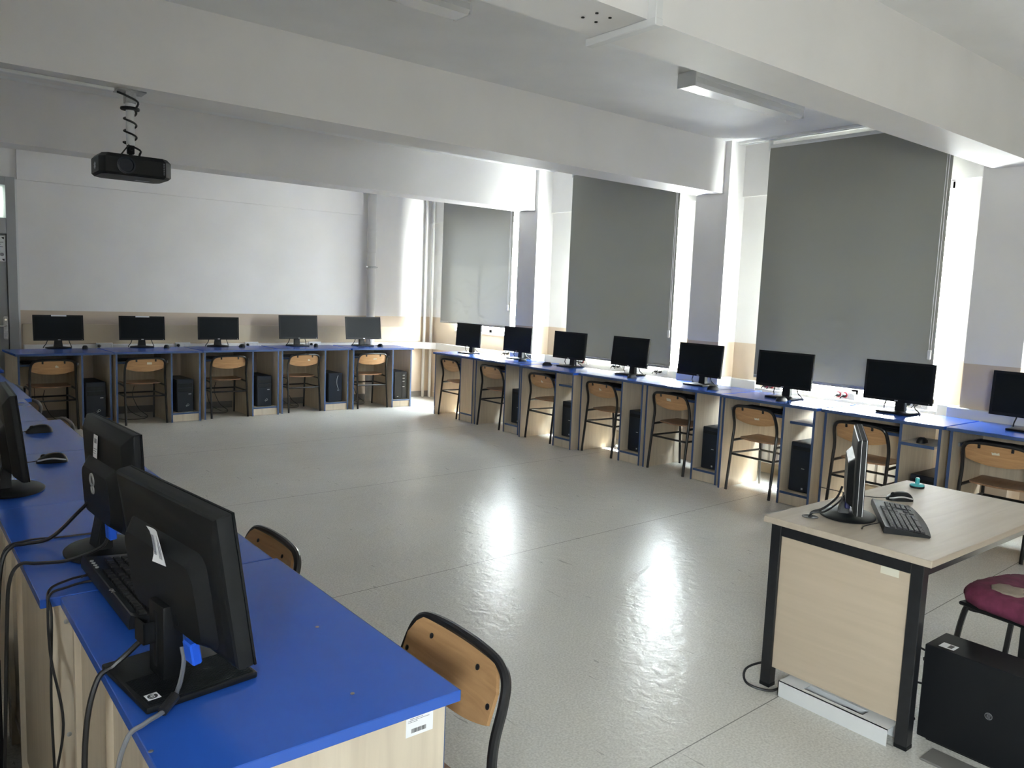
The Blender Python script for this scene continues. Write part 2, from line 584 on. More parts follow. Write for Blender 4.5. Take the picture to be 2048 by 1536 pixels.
for a, b_ in ((-1.29, -1.24), (-0.56, -0.51)):
    box(bm, XL - 0.13, XL - 0.08, a, b_, 1.35, 1.95)
box(bm, XL - 0.13, XL - 0.08, -1.24, -0.56, 1.35, 1.39); box(bm, XL - 0.13, XL - 0.08, -1.24, -0.56, 1.91, 1.95)
w = struct('window_6', bm, M_PLASTIC_W)  # out of view, added to bring in light from behind on the left
struct('window_pane', B((XL - 0.108, XL - 0.102, -1.25, -0.55, 1.38, 1.92)), M_GLASS, w)

# door in the back wall
bm = bmesh.new()
box(bm, DX1 - 0.085, DX1, YB - 0.03, YB + 0.12, 0, DZ, bev=0.003)
box(bm, DX0, DX0 + 0.085, YB - 0.03, YB + 0.12, 0, DZ, bev=0.003)
box(bm, DX0 + 0.085, DX1 - 0.085, YB - 0.03, YB + 0.12, DZ - 0.085, DZ, bev=0.003)
box(bm, DX0 + 0.085, DX1 - 0.085, YB - 0.03, YB + 0.12, 1.925, 2.085, bev=0.003)
box(bm, DX0 + 0.08, DX0 + 0.12, YB + 0.036, YB + 0.11, 0, 1.93); box(bm, DX1 - 0.12, DX1 - 0.08, YB + 0.036, YB + 0.11, 0, 1.93); box(bm, DX0 + 0.08, DX1 - 0.08, YB + 0.036, YB + 0.11, 1.88, 1.93); box(bm, DX0, DX1, YB + 0.036, YB + 0.11, -0.005, 0.02)
door = struct('door_1', bm, M_ALU)
struct('door_leaf', B((DX0 + 0.085, DX1 - 0.09, YB - 0.015, YB + 0.035, 0.01, 1.918), bev=0.004), M_DOOR, door)
struct('door_pane', B((DX0 + 0.105, DX1 - 0.105, YB + 0.03, YB + 0.036, 2.105, 2.395)), M_LIT, door)
bm = bmesh.new()
prism(bm, rrect(-0.020, 0.020, -0.115, 0.125, 0.015), 0, 0.010, mat=frame((1.018, YB - 0.015, 0.96), (1, 0, 0), (0, 0, 1), (0, -1, 0)))
box(bm, 1.012, 1.024, YB - 0.027, YB - 0.024, 0.875, 0.90)
hp = struct('door_plate', bm, M_STEEL, door)
bm = bmesh.new()
tube(bm, catmull([(1.018, YB - 0.02, 0.99), (1.016, YB - 0.06, 0.99), (0.99, YB - 0.068, 0.985), (0.92, YB - 0.066, 0.988), (0.89, YB - 0.064, 0.985)], 5), 0.009)
struct('door_handle', bm, M_CHROME, door)
bm = bmesh.new()
lathe(bm, [(0.011, 0), (0.011, 0.006)], 14, mat=frame((1.018, YB - 0.025, 1.05), (1, 0, 0), (0, 0, 1), (0, -1, 0)))
struct('door_lock', bm, M_CHROME, door)
n = thing('paper_notice', 'white paper notice taped with black corners on the grey door', 'notice', (0.93, YB - 0.0165, 1.80))
obj('sheet', B((-0.10, 0.105, -0.001, 0, -0.155, 0.10)), M_PAPER, n, smooth=None)
for a, b_ in ((0.085, 0.08), (0.085, -0.14), (-0.085, 0.08), (-0.085, -0.14)):
    bm = bmesh.new()
    prism(bm, [(-0.012, 0.010), (0.012, 0.012), (0.010, -0.012), (-0.002, -0.004)], 0, 0.0006, mat=frame((a, -0.001, b_), (1, 0, 0), (0, 0, 1), (0, -1, 0)))
    obj('tape_corner', bm, M_INK, n, smooth=None)
bm = bmesh.new()
for zz, w_ in ((0.035, 0.16), (0.015, 0.12), (-0.01, 0.15)):
    box(bm, -w_ / 2 + 0.0, w_ / 2 + 0.01, -0.0016, -0.001, zz, zz + 0.006)
lathe(bm, [(0.018, 0.0), (0.018, 0.0006)], 16, mat=frame((0.075, -0.001, -0.085), (1, 0, 0), (0, 0, 1), (0, -1, 0)))
obj('printed_text', bm, M_INK_G, n, smooth=None)

# drain pipe and heating pipes on the back wall
t = thing('drain_pipe', 'thick white vertical pipe on back wall with metal clamp', 'pipe', (5.19, YB - 0.104, 0))
bm = bmesh.new(); lathe(bm, [(0.058, 0), (0.058, 2.0), (0.064, 2.005), (0.064, 2.30), (0.058, 2.305), (0.058, ZC - 0.001)], 28); obj('pipe', bm, M_PIPE, t)
bm = bmesh.new(); lathe(bm, [(0.060, 1.79), (0.067, 1.79), (0.067, 1.82), (0.060, 1.82)], 28)
box(bm, -0.09, -0.055, -0.02, 0.0, 1.80, 1.815, bev=0.002); box(bm, 0.055, 0.085, -0.02, 0.0, 1.80, 1.815, bev=0.002)
obj('clamp', bm, M_STEEL, t)
for px_, py_, nm in ((6.085, YB - 0.045, 'thin white heating pipe in corner, left one of the pair'), (6.165, YB - 0.10, 'thin white heating pipe in corner, right one by the blind')):
    bm = bmesh.new(); lathe(bm, [(0.021, 0), (0.021, ZC - 0.005)], 14)
    o = obj('heating_pipe', bm, M_PIPE, loc=(px_, py_, 0)); tag(o, nm, 'pipe')

# cable trunking round the walls
def trunk(boxes, label):
    o = obj('cable_trunking', B(*boxes, bev=0.004), M_PLASTIC_W)
    return tag(o, label, 'cable trunking')
trunk([(1.17, 5.115, YB - 0.07, YB, 0.70, 0.79), (5.265, 5.977, YB - 0.07, YB, 0.70, 0.79), (5.10, 5.28, YB - 0.040, YB, 0.70, 0.79)], 'long white cable trunking along the back wall behind the desks')
bm = bmesh.new()
tr_c = [(5.98, YB - 0.07), (6.04, YB - 0.16), (6.15, YB - 0.26), (6.15, YB - 0.52)]
prism(bm, tr_c + [(6.21, YB - 0.52), (6.21, YB - 0.24), (6.09, YB - 0.115), (5.98, YB - 0.005)], 0.70, 0.79)
tag(obj('cable_trunking', bm, M_PLASTIC_W, smooth=None), 'short white angled trunking round the corner pipes', 'cable trunking')
trunk([(6.14, XW, 7.42, YB - 0.525, 0.70, 0.79)], 'white cable trunking under the window nearest the back wall')
trunk([(6.14, XW, 4.81, 7.06, 0.735, 0.82)], 'white cable trunking under the middle window')
trunk([(6.14, XW, 2.35, 2.56, 0.735, 0.82), (6.14, XW, 2.56, 4.13, 0.70, 0.765), (6.14, XW, 4.13, 4.43, 0.735, 0.82)], 'white cable trunking under the big blind nearest the teacher desk')
trunk([(PX - 0.06, PX, 7.01, 7.415, 0.735, 0.825), (PX, 6.135, 7.01, 7.065, 0.735, 0.825)], 'white trunking round the pillar nearest the back wall')
trunk([(PX - 0.06, PX, 4.38, 4.86, 0.735, 0.835), (PX, 6.135, 4.38, 4.435, 0.735, 0.835), (PX, 6.135, 4.805, 4.86, 0.735, 0.835)], 'white trunking round the middle pillar')
trunk([(PX - 0.06, PX, 1.90, 2.40, 0.735, 0.835), (PX, 6.135, 2.345, 2.40, 0.735, 0.835)], 'white trunking on the pillar right of the biggest blind')

# power sockets on the trunking
def socket(loc, rz, label, red=False, plugs=2):
    t = thing('power_socket', label, 'socket', loc, rz, 'power sockets on the trunking')
    obj('plate', B((-0.085, 0.085, -0.014, 0, -0.034, 0.034), bev=0.004), M_PLASTIC_W, t)
    for k in range(3):
        xx = -0.055 + 0.055 * k
        bm = bmesh.new()
        lathe(bm, [(0.021, 0.0), (0.023, 0.003), (0.019, 0.004), (0.017, 0.001)], 18, mat=frame((xx, -0.014, 0), (1, 0, 0), (0, 0, 1), (0, -1, 0)))
        obj('outlet', bm, M_RED if red and k < 2 else M_PLASTIC_W, t)
    for k in range(plugs):
        xx = -0.055 + 0.055 * k
        bm = bmesh.new()
        lathe(bm, [(0.016, 0.0), (0.018, 0.02), (0.012, 0.035), (0.006, 0.04)], 12, mat=frame((xx, -0.017, 0), (1, 0, 0), (0, 0, 1), (0, -1, 0)))
        tube(bm, catmull([(xx, -0.055, 0), (xx, -0.062, -0.004), (xx - 0.008, -0.066, -0.018), (xx - 0.016, -0.066, -0.028)], 4), 0.004, 6)
        obj('plug', bm, M_CABLE, t)
    return t
for x_, lab in ((1.925, 'white wall socket behind the desk nearest the door'), (2.755, 'white wall socket behind the second desk from the door'), (3.57, 'white wall socket behind the third desk from the door'), (4.40, 'white wall socket behind the fourth desk from the door')):
    socket((x_, YB - 0.072, 0.775), 0, lab, plugs=1)
for y_, lab, red in ((7.70, 'white wall socket with plugs just left of the far pillar', False), (6.36, 'red outlet socket left of the blind of the middle window', True), (5.80, 'white wall socket under the left part of the middle blind', False),
                     (5.22, 'white wall socket under the right end of the middle blind', False), (3.95, 'red outlet socket behind the sixth window desk', True), (3.27, 'red outlet socket left of the seventh window desk monitor', True), (2.70, 'white wall socket right of the seventh window desk monitor', False)):
    socket((6.138, y_, 0.80 if y_ < 7 else 0.782), -PI / 2, lab, red)

# ceiling: lamps, conduits, rail
def lamp(loc, length, label, parts=True):
    t = thing('fluorescent_lamp', label, 'ceiling lamp', loc)
    obj('housing', B((0.004, length - 0.004, -0.073, 0.073, -0.045, -0.0006), bev=0.004), M_PLASTIC_W, t)
    bm = bmesh.new()
    prof = [(-0.07, -0.045), (-0.072, -0.075), (-0.055, -0.095), (0.055, -0.095), (0.072, -0.075), (0.07, -0.045)]
    a = [bm.verts.new((0.012, p, q)) for p, q in prof]; b_ = [bm.verts.new((length - 0.012, p, q)) for p, q in prof]
    bm.faces.new(a); bm.faces.new(b_[::-1])
    for i in range(6):
        bm.faces.new((a[i], a[(i + 1) % 6], b_[(i + 1) % 6], b_[i]))
    obj('diffuser', bm, M_LAMP, t, smooth=None)
    for x_ in (0.0, length - 0.012):
        obj('end_cap', B((x_, x_ + 0.012, -0.074, 0.074, -0.097, -0.002), bev=0.003), M_PLASTIC_W, t)
    return t
lamp((4.03, 3.37, ZC), 1.23, 'unlit white batten lamp on ceiling before the biggest blind')
lamp((1.08, 3.36, ZC), 1.23, 'unlit white batten lamp cut by the top edge of the photo')
o = obj('conduit', B((2.155, 2.195, 1.955, 2.31, ZB - 0.028, ZB - 0.001), (2.157, 2.193, 1.957, 1.9985, ZB - 0.026, ZC - 0.001), bev=0.003), M_PLASTIC_W)
tag(o, 'white cable conduit across and up the nearest ceiling beam', 'conduit')
bm = bmesh.new()
for p, q in ((1.985, 2.145), (1.99, 2.08), (2.05, 2.145), (2.055, 2.08)):
    lathe(bm, [(0.006, -0.003), (0.006, 0.0)], 10, mat=Matrix.Translation((p, q, ZB)))
o = obj('plug_mark', bm, M_HOLE, bpy.data.objects['beam_3'])
bm = B((0.35, 0.995, 4.60, 4.64, ZB - 0.018, ZB - 0.001), bev=0.003)
tag(obj('conduit', bm, M_PLASTIC_W), 'white cable conduit under the beam leading to the projector', 'conduit')
t = thing('curtain_rail', 'twin track white curtain rail on ceiling above the biggest blind', 'rail', (6.06, 2.36, ZC))
obj('track', B((0, 0.035, 0, 2.07, -0.022, -0.001), bev=0.002), M_PLASTIC_W, t)
obj('track', B((0.055, 0.09, 0, 2.07, -0.022, -0.001), bev=0.002), M_PLASTIC_W, t)
obj('groove', B((0.036, 0.054, 0.005, 2.065, -0.008, -0.001)), M_HOLE, t)

# roller blinds
def blind(y0, y1, ztop, zbot, label, seed, chain_y, wrinkle, fab=None):
    rnd = random.Random(seed)
    t = thing('roller_blind', label, 'blind', (6.085, y0, 0))
    w_ = y1 - y0
    cr = [(rnd.uniform(0.15, 0.85) * w_, rnd.uniform(0.05, 0.55), rnd.uniform(-0.9, 0.9), rnd.uniform(0.012, 0.03), rnd.uniform(0.05, 0.16), rnd.uniform(0.002, 0.0055)) for _ in range(int(26 * wrinkle))]
    def fn(u, v):
        yy, zz = u * w_, v * (ztop - zbot)
        d = 0.004 * math.sin(yy * 7 + seed) * (1 - v) + 0.006 * math.sin(yy * 2.1 + seed * 2) * (1 - v)
        for (cy_, cz_, an, ws, wl, am) in cr:
            a, b_ = yy - cy_, zz - cz_
            p, q = a * math.cos(an) + b_ * math.sin(an), -a * math.sin(an) + b_ * math.cos(an)
            d += am * math.exp(-(q / ws) ** 2 - (p / wl) ** 2)
        return (-d, yy, zbot + zz), (-1, 0, 0)
    bm = bmesh.new()
    A = []
    nu, nv = 70, 90
    for j in range(nv + 1):
        A.append([bm.verts.new(fn(i / nu, (j / nv) ** 1.3)[0]) for i in range(nu + 1)])
    for j in range(nv):
        for i in range(nu):
            bm.faces.new((A[j][i], A[j][i + 1], A[j + 1][i + 1], A[j + 1][i]))
    obj('fabric', bm, fab or M_BLIND, t, smooth=80)
    bm = bmesh.new()
    lathe(bm, [(0.022, 0), (0.022, w_)], 18, mat=frame((0.018, 0, ztop + 0.005), (1, 0, 0), (0, 0, 1), (0, 1, 0)))
    obj('roller_tube', bm, M_PLASTIC_W, t)
    bm = bmesh.new()
    box(bm, -0.010, 0.006, 0.0, w_, zbot - 0.022, zbot + 0.004, bev=0.003)
    obj('bottom_bar', bm, M_STEEL, t)
    for yy in (-0.014, w_ + 0.002):
        obj('bracket', B((-0.012, 0.04, yy, yy + 0.012, ztop - 0.03, ZC - 0.0228), bev=0.002), M_PLASTIC_W, t)
    bm = bmesh.new()
    cz = max(zbot + 0.25, 1.2)
    tube(bm, catmull([(-0.018, chain_y - 0.008, ztop), (-0.02, chain_y - 0.008, cz + 0.1), (-0.02, chain_y, cz), (-0.02, chain_y + 0.008, cz + 0.1), (-0.018, chain_y + 0.008, ztop)], 5), 0.0022, 5)
    ch = obj('chain', bm, M_PLASTIC_W, t)
    bm = bmesh.new()
    box(bm, -0.03, -0.012, chain_y - 0.012, chain_y + 0.012, cz - 0.05, cz + 0.02, bev=0.003)
    obj('chain_weight', bm, M_PLASTIC_W, ch)
blind(7.64, 9.185, 2.775, 1.115, 'grey roller blind nearest the back wall, bottom edge highest', 3, 0.03, 0.7, M_BLIND_BRIGHT)
blind(5.08, 6.61, 2.86, 0.865, 'grey roller blind between the far and middle pillars', 5, 0.02, 0.25)
blind(2.59, 4.112, 2.86, 0.885, 'largest grey roller blind with creases, behind the teacher desk', 9, 0.025, 1.0)
blind(-0.12, 1.74, 2.86, 0.94, 'unseen grey roller blind right of the view, added to hold back light', 12, 0.025, 0.2)  # out of view, added to cut the light of its window
blind(-2.98, -0.88, 2.86, 1.11, 'unseen grey roller blind behind the camera, added to hold back light', 14, 0.025, 0.2)  # also unseen and added, keeps the near end from over-brightening

# radiators below the windows
def radiator(y0, n, label):
    t = thing('radiator', label, 'radiator', (6.13, y0, 0))
    for k in range(n):
        bm = bmesh.new()
        box(bm, -0.055, 0.055, k * 0.08 + 0.006, k * 0.08 + 0.074, 0.12, 0.60, bev=0.018, seg=2)
        obj('column', bm, M_PIPE, t)
    bm = bmesh.new()
    tube(bm, [(0, -0.02, 0.16), (0, n * 0.08 + 0.02, 0.16)], 0.018); tube(bm, [(0, -0.02, 0.56), (0, n * 0.08 + 0.02, 0.56)], 0.018)
    tube(bm, [(0, -0.015, 0.16), (0, -0.015, 0.0)], 0.012); tube(bm, [(0, n * 0.08 + 0.015, 0.16), (0, n * 0.08 + 0.015, 0.0)], 0.012)
    obj('feed_pipe', bm, M_PIPE, t)
radiator(2.62, 18, 'white column radiator under the biggest blind, behind desks')
radiator(5.20, 17, 'white column radiator under the middle window, behind desks')

# ================================================================== COMPUTER DESKS
H = 0.77
HT = H + 0.0006        # things rest this little above a top
def make_desk(name, w, dep, label, loc, rz, group, back, shelf=None, bay_back=False, split=0.562):
    """local: user side is y=0, the desk goes back to +y; leg bay on the left, computer bay on the right"""
    t = thing(name, label, 'desk', loc, rz, group)
    xl, xm, xr = 0.018, split, w - 0.036
    top = obj('top', B((0, w, 0, dep, H - 0.022, H), bev=0.0015), M_BLUE, t)
    obj('edge_band', B((0.001, w - 0.001, -0.0015, 0.0, H - 0.021, H - 0.001)), M_BLUE_EDGE, top, smooth=None)
    for x_, nm in ((xl, 'side_panel'), (xm, 'divider_panel'), (xr, 'side_panel')):
        p = obj(nm, B((x_, x_ + 0.018, 0.022, dep - 0.02, 0, H - 0.022)), M_BIRCH, t, smooth=None)
        obj('edge_band', B((x_, x_ + 0.018, 0.020, 0.0219, 0, H - 0.022)), M_BLUE_EDGE, p, smooth=None)
    tr = obj('keyboard_tray', B((xl + 0.03, xm - 0.012, 0.13, dep - 0.06, 0.640, 0.656)), M_BIRCH, t, smooth=None)
    obj('edge_band', B((xl + 0.03, xm - 0.012, 0.127, 0.13, 0.638, 0.658)), M_BLUE_EDGE, tr, smooth=None)
    for x_ in (xl + 0.0182, xm - 0.0117):
        obj('tray_runner', B((x_, x_ + 0.0115, 0.11, dep - 0.08, 0.640, 0.664)), M_STEEL, t, smooth=None)
    sh = obj('bay_floor', B((xm + 0.018, xr, 0.03, dep - 0.03, 0.082, 0.10)), M_BIRCH, t, smooth=None)
    obj('edge_band', B((xm + 0.018, xr, 0.0275, 0.0299, 0.082, 0.10)), M_BLUE_EDGE, sh, smooth=None)
    obj('kick_plate', B((xm + 0.019, xr - 0.001, 0.034, 0.05, 0.004, 0.082)), M_BIRCH, t, smooth=None)
    obj('back_panel', B((xl + 0.018, xm, dep - 0.05, dep - 0.034, back, H - 0.022)), M_BIRCH, t, smooth=None)
    if bay_back:
        obj('back_panel', B((xm + 0.018, xr, dep - 0.05, dep - 0.034, 0.10, H - 0.022)), M_BIRCH, t, smooth=None)
    if shelf is not None:
        s = obj('bay_shelf', B((xm + 0.020, xr - 0.002, shelf, shelf + 0.34, 0.615, 0.631)), M_BIRCH, t, smooth=None)
        obj('edge_band', B((xm + 0.020, xr - 0.002, shelf - 0.0025, shelf, 0.613, 0.633)), M_BLUE_EDGE, s, smooth=None)
    return t

ordn = ['first', 'second', 'third', 'fourth', 'fifth', 'sixth', 'seventh', 'eighth']
far_x = [0.985, 1.848, 2.752, 3.665, 4.575]
far_y = [8.665, 8.745, 8.815, 8.885, 8.86]
far_w = [0.858, 0.895, 0.905, 0.905, 0.86]
far_r = [rad(4), rad(3), rad(2.5), rad(0), rad(-3.5)]
far_lab = ['blue topped computer desk by the door, end of the back row', 'blue topped computer desk, second from the door in the back row', 'blue topped computer desk, middle one of the back row',
           'blue topped computer desk left of the white drain pipe', 'blue topped computer desk in front of the drain pipe, corner end']
far_desks = [make_desk('computer_desk', far_w[i], 0.62, far_lab[i], (far_x[i], far_y[i], 0), far_r[i], 'blue computer desks along the back wall', 0.40) for i in range(5)]

win_y = [8.19, 7.335, 6.455, 5.602, 4.75, 3.885, 3.012, 2.15]
win_x = [5.33, 5.33, 5.285, 5.35, 5.35, 5.305, 5.325, 5.335]
win_lab = ['blue computer desk at the corner end of the window row', 'blue computer desk just left of the far pillar, window row', 'blue computer desk just right of the far pillar, shelf in its bay',
           'blue computer desk under the middle blind', 'blue computer desk in front of the middle pillar', 'blue computer desk with tall black tower, under the biggest blind',
           'blue computer desk with a mouse on its pulled out shelf', 'blue computer desk at the right edge of the photo']
shelves = {2: 0.06, 5: 0.10, 6: -0.02}
win_desks = [make_desk('computer_desk', 0.85, 0.56, win_lab[i], (win_x[i], win_y[i], 0), -PI / 2, 'blue computer desks along the windows', 0.40, shelves.get(i)) for i in range(8)]

left_y = [1.127, 2.003, 2.873, 3.743, 4.613, 5.483, 6.353, 7.223]
left_x = [0.815, 0.805, 0.80, 0.715, 0.66, 0.70, 0.69, 0.74]
left_dep = [0.515, 0.545, 0.54, 0.54, 0.54, 0.54, 0.54, 0.54]
left_lab = ['nearest blue computer desk with barcode sticker on its end panel', 'blue computer desk just behind the nearest one, left row', 'blue computer desk under the monitor cut by the left edge', 'blue computer desk carrying only an all-black mouse, left row',
            'fifth blue desk from the front of the left row', 'sixth blue desk from the front of the left row', 'seventh blue desk from the front of the left row, mostly hidden', 'last blue desk of the left row, nearest the door']
left_desks = [make_desk('computer_desk', 0.868 if i else 0.87, left_dep[i], left_lab[i], (left_x[i], left_y[i], 0), PI / 2, 'blue computer desks in the left row', 0.06, None, True, 0.602 if i else 0.515) for i in range(8)]
# fittings seen on the near desks
def screw_bm(pts, nrm, r=0.006):
    bm = bmesh.new()
    for p in pts:
        n_ = Vector(nrm); a = n_.orthogonal().normalized()
        lathe(bm, [(r, 0), (r, 0.0008), (r * 0.5, 0.0012)], 10, mat=frame(p, a, n_.cross(a), n_))
    return bm
for p in ((0.115, 0.51, H), (0.73, 0.40, H), (0.10, 0.17, H), (0.40, 0.10, H)):
    obj('screw', screw_bm([p], (0, 0, 1), 0.004), M_STEEL, left_desks[0])
for p in ((0.018, 0.49, 0.70), (0.018, 0.49, 0.42)):
    obj('screw', screw_bm([p], (-1, 0, 0)), M_STEEL, left_desks[1])
# barcode sticker on the end panel of the nearest desk (panel faces local -x)
pl = frame((0.018, 0.077, 0.722), (0, -1, 0), (0, 0, 1), (-1, 0, 0))
bm = bmesh.new(); box(bm, -0.0285, 0.0285, -0.020, 0.020, 0.0, 0.0008, mat=pl)
st = obj('barcode_sticker', bm, M_PAPER, left_desks[0], smooth=None)
bm = bmesh.new()
xb = -0.018
rb = random.Random(4)
while xb < 0.013:
    ww = rb.choice([0.0005, 0.0009, 0.0013])
    box(bm, xb, xb + ww, -0.014, -0.006, 0.0008, 0.0011, mat=pl)
    xb += ww + rb.choice([0.0005, 0.0008])
obj('barcode', bm, M_INK, st, smooth=None)
bm = bmesh.new()
for zz, a, b_ in ((0.0125, -0.021, 0.006), (0.0095, -0.025, 0.020), (0.0065, -0.025, -0.005)):
    xb = a
    while xb < b_:
        ww = rb.uniform(0.001, 0.003)
        box(bm, xb, min(b_, xb + ww), zz, zz + 0.0012, 0.0008, 0.0011, mat=pl); xb += ww + 0.0007
obj('printed_text', bm, M_INK_G, st, smooth=None)

# ================================================================== CHAIRS
def uframe():
    h_ = [(-0.205, 0.0, 0.0), (-0.203, 0.022, 0.22), (-0.201, 0.044, 0.44), (-0.200, 0.050, 0.50), (-0.199, 0.044, 0.560), (-0.196, 0.024, 0.622), (-0.184, 0.008, 0.667), (-0.150, 0.000, 0.692), (-0.075, -0.006, 0.700)]
    pts = h_ + [(0, -0.008, 0.701)] + [(-a, b_, c_) for a, b_, c_ in h_[::-1]]
    return catmull(pts, 5)

def make_chair(loc, rz, label, group):
    t = thing('school_chair', label, 'chair', loc, rz, group)
    bm = bmesh.new(); tube(bm, uframe(), 0.0115, 10); obj('back_frame', bm, M_TUBE, t)
    for s in (-1, 1):
        bm = bmesh.new()
        tube(bm, catmull([(s * 0.198, 0.046, 0.405), (s * 0.196, 0.12, 0.408), (s * 0.192, 0.30, 0.412), (s * 0.190, 0.365, 0.405), (s * 0.190, 0.395, 0.37), (s * 0.192, 0.412, 0.20), (s * 0.195, 0.43, 0.0)], 5), 0.0105, 8)
        obj('leg', bm, M_TUBE, t)
        bm = bmesh.new(); tube(bm, [(s * 0.200, 0.030, 0.30), (s * 0.191, 0.403, 0.30)], 0.009, 8); obj('stretcher', bm, M_TUBE, t)
    for y_, x_ in ((0.035, 0.20), (0.40, 0.19)):
        bm = bmesh.new(); tube(bm, [(-x_, y_, 0.295), (x_, y_, 0.295)], 0.009, 8); obj('stretcher', bm, M_TUBE, t)
    # seat
    def seat(u, v):
        s = 2 * u - 1
        w_ = 0.168 + 0.020 * v
        y_ = 0.055 + 0.345 * v
        cr = 0.06
        e = min(v, 1 - v) * 0.345
        if e < cr:
            w_ -= cr - math.sqrt(max(0.0, cr * cr - (cr - e) ** 2))
        z_ = 0.430 - 0.010 * math.exp(-((v - 0.3) / 0.3) ** 2) * (1 - s * s) - 0.022 * max(0, (v - 0.86) / 0.14) ** 2
        return (s * w_, y_, z_), (0, 0, 1)
    bm = bmesh.new(); sheet(bm, seat, 14, 22, 0.010); obj('seat', bm, M_SEAT, t, smooth=50)
    # backrest, curved back in the middle
    def back(u, v):
        s = 2 * u - 1
        x_ = s * 0.183
        zb = 0.556 + 0.030 * abs(s) ** 2.2
        zt = 0.694 - (0.0 if abs(s) < 0.72 else 0.045 * ((abs(s) - 0.72) / 0.28) ** 2.5)
        z_ = zb + (zt - zb) * v
        y_ = 0.056 - (z_ - 0.556) * 0.36 - 0.016 * (1 - s * s)
        return (x_, y_ + 0.006, z_), (0, 0.94, 0.34)
    bm = bmesh.new(); sheet(bm, back, 20, 8, 0.009); bk = obj('backrest', bm, M_PLY, t, smooth=50)
    for x_, z_, y_, in ((-0.095, 0.678, 0.002), (0.095, 0.678, 0.002), (-0.186, 0.618, 0.026), (0.186, 0.618, 0.026)):
        bm = bmesh.new()
        s = 1 if x_ > 0 else -1
        if abs(x_) < 0.1:
            box(bm, x_ - 0.008, x_ + 0.008, -0.004, 0.004, 0.663, 0.694, bev=0.002)
            lathe(bm, [(0.0065, 0), (0.0065, 0.002), (0.003, 0.0035)], 10, mat=frame((x_, 0.0185, 0.668), (1, 0, 0), (0, -0.34, 0.94), (0, 0.94, 0.34)))
        else:
            box(bm, min(x_, s * 0.196), max(x_, s * 0.196), 0.020, 0.028, 0.611, 0.625, bev=0.002)
            lathe(bm, [(0.0065, 0), (0.0065, 0.002), (0.003, 0.0035)], 10, mat=frame((x_ - s * 0.018, 0.042, 0.618), (1, 0, 0), (0, -0.34, 0.94), (0, 0.94, 0.34)))
        obj('bracket', bm, M_TUBE, t)
    return t, bk

chair0, chair0_back = make_chair((0, 0, 0), 0, 'chair', 'school chairs')

def sticker(kind):
    """torn paper on the rear of a backrest, as outline in the plane of the back"""
    o_ = {'torn': [(-0.016, -0.008), (0.014, -0.010), (0.016, 0.012), (0.010, 0.010), (0.004, 0.018), (-0.004, 0.006), (-0.012, 0.004)],
          'label': [(-0.025, -0.012), (0.025, -0.011), (0.025, 0.014), (-0.024, 0.013)],
          'strip': [(-0.022, -0.008), (0.022, -0.012), (0.024, 0.008), (0.014, 0.003), (0.004, 0.008), (-0.006, 0.003), (-0.020, 0.010)]}[kind]
    bm = bmesh.new()
    nrm = Vector((0, -0.94, -0.34))
    prism(bm, o_, 0, 0.0006, mat=frame((0, -0.0075 + 0.0, 0.633), (-1, 0, 0), (0, -0.34, 0.94), nrm))
    return bm
# mean depth of the back skin at z = .655 with the curve in the middle: shift each patch just proud of it
def add_sticker(root, kind, dx=0.0, dz=0.0):
    s = dx / 0.183
    y_ = 0.056 - (0.633 + dz - 0.556) * 0.36 - 0.016 * (1 - s * s) + 0.006 - 0.0053
    o = obj('sticker', sticker(kind), M_PAPER_C, root, loc=(dx, y_ + 0.0075, dz), smooth=None)
    o['label'] = 'torn cream paper'
    return o

first = [True]
def chair(x, y, rz, label, group, stick=None, dx=0.0, dz=0.0):
    if first[0]:
        first[0] = False
        t = chair0
        t.location = (x, y, 0); t.rotation_euler = (0, 0, rz)
        t['label'] = label; t['group'] = group
    else:
        t = dup(chair0_tpl, (x, y, 0), rz, label, group)
    if stick:
        pend.append((t, stick, dx, dz))
    return t
chair0_tpl = chair0
pend = []
GF, GW, GL = 'school chairs at the back wall desks', 'school chairs at the window desks', 'school chairs at the left row desks'
FC = [(1.312, 8.762, rad(2), 'wooden school chair at the desk nearest the door', 'torn', 0.03, 0.0), (2.165, 8.80, rad(2), 'wooden school chair with square sticker, second from the door', 'label', 0.035, 0.01),
      (3.065, 8.875, rad(0), 'wooden school chair at the middle desk of the back row', None, 0, 0), (3.985, 8.93, rad(2), 'wooden school chair with torn label, left of the drain pipe', 'torn', 0.06, -0.005),
      (4.885, 8.885, rad(-3), 'wooden school chair at the corner end of the back row', 'strip', 0.03, 0.0)]
for x_, y_, r_, l_, s_, dx, dz in FC:
    chair(x_, y_, r_, l_, GF, s_, dx, dz)
WC = [(5.37, 7.90, rad(-92), 'wooden school chair at the corner end of the window row', None, 0, 0), (5.36, 7.06, rad(-90), 'wooden school chair left of the far pillar, window row', None, 0, 0),
      (5.34, 6.17, rad(-91), 'wooden school chair right of the far pillar, window row', 'torn', 0.02, -0.01), (5.385, 5.34, rad(-91), 'wooden school chair under the middle blind, star shaped torn sticker', 'torn', 0.0, 0.0),
      (5.38, 4.475, rad(-91), 'wooden school chair before the middle pillar, rectangular sticker', 'label', -0.01, 0.01), (5.33, 3.59, rad(-92), 'wooden school chair at the desk under the biggest blind', 'strip', 0.03, -0.02),
      (5.345, 2.73, rad(-91), 'wooden school chair seen behind the teacher monitor', 'label', 0.02, 0.0), (5.355, 1.86, rad(-90), 'wooden school chair at the right edge behind the teacher desk', 'strip', 0.0, 0.01)]
for x_, y_, r_, l_, s_, dx, dz in WC:
    chair(x_, y_, r_, l_, GW, s_, dx, dz)
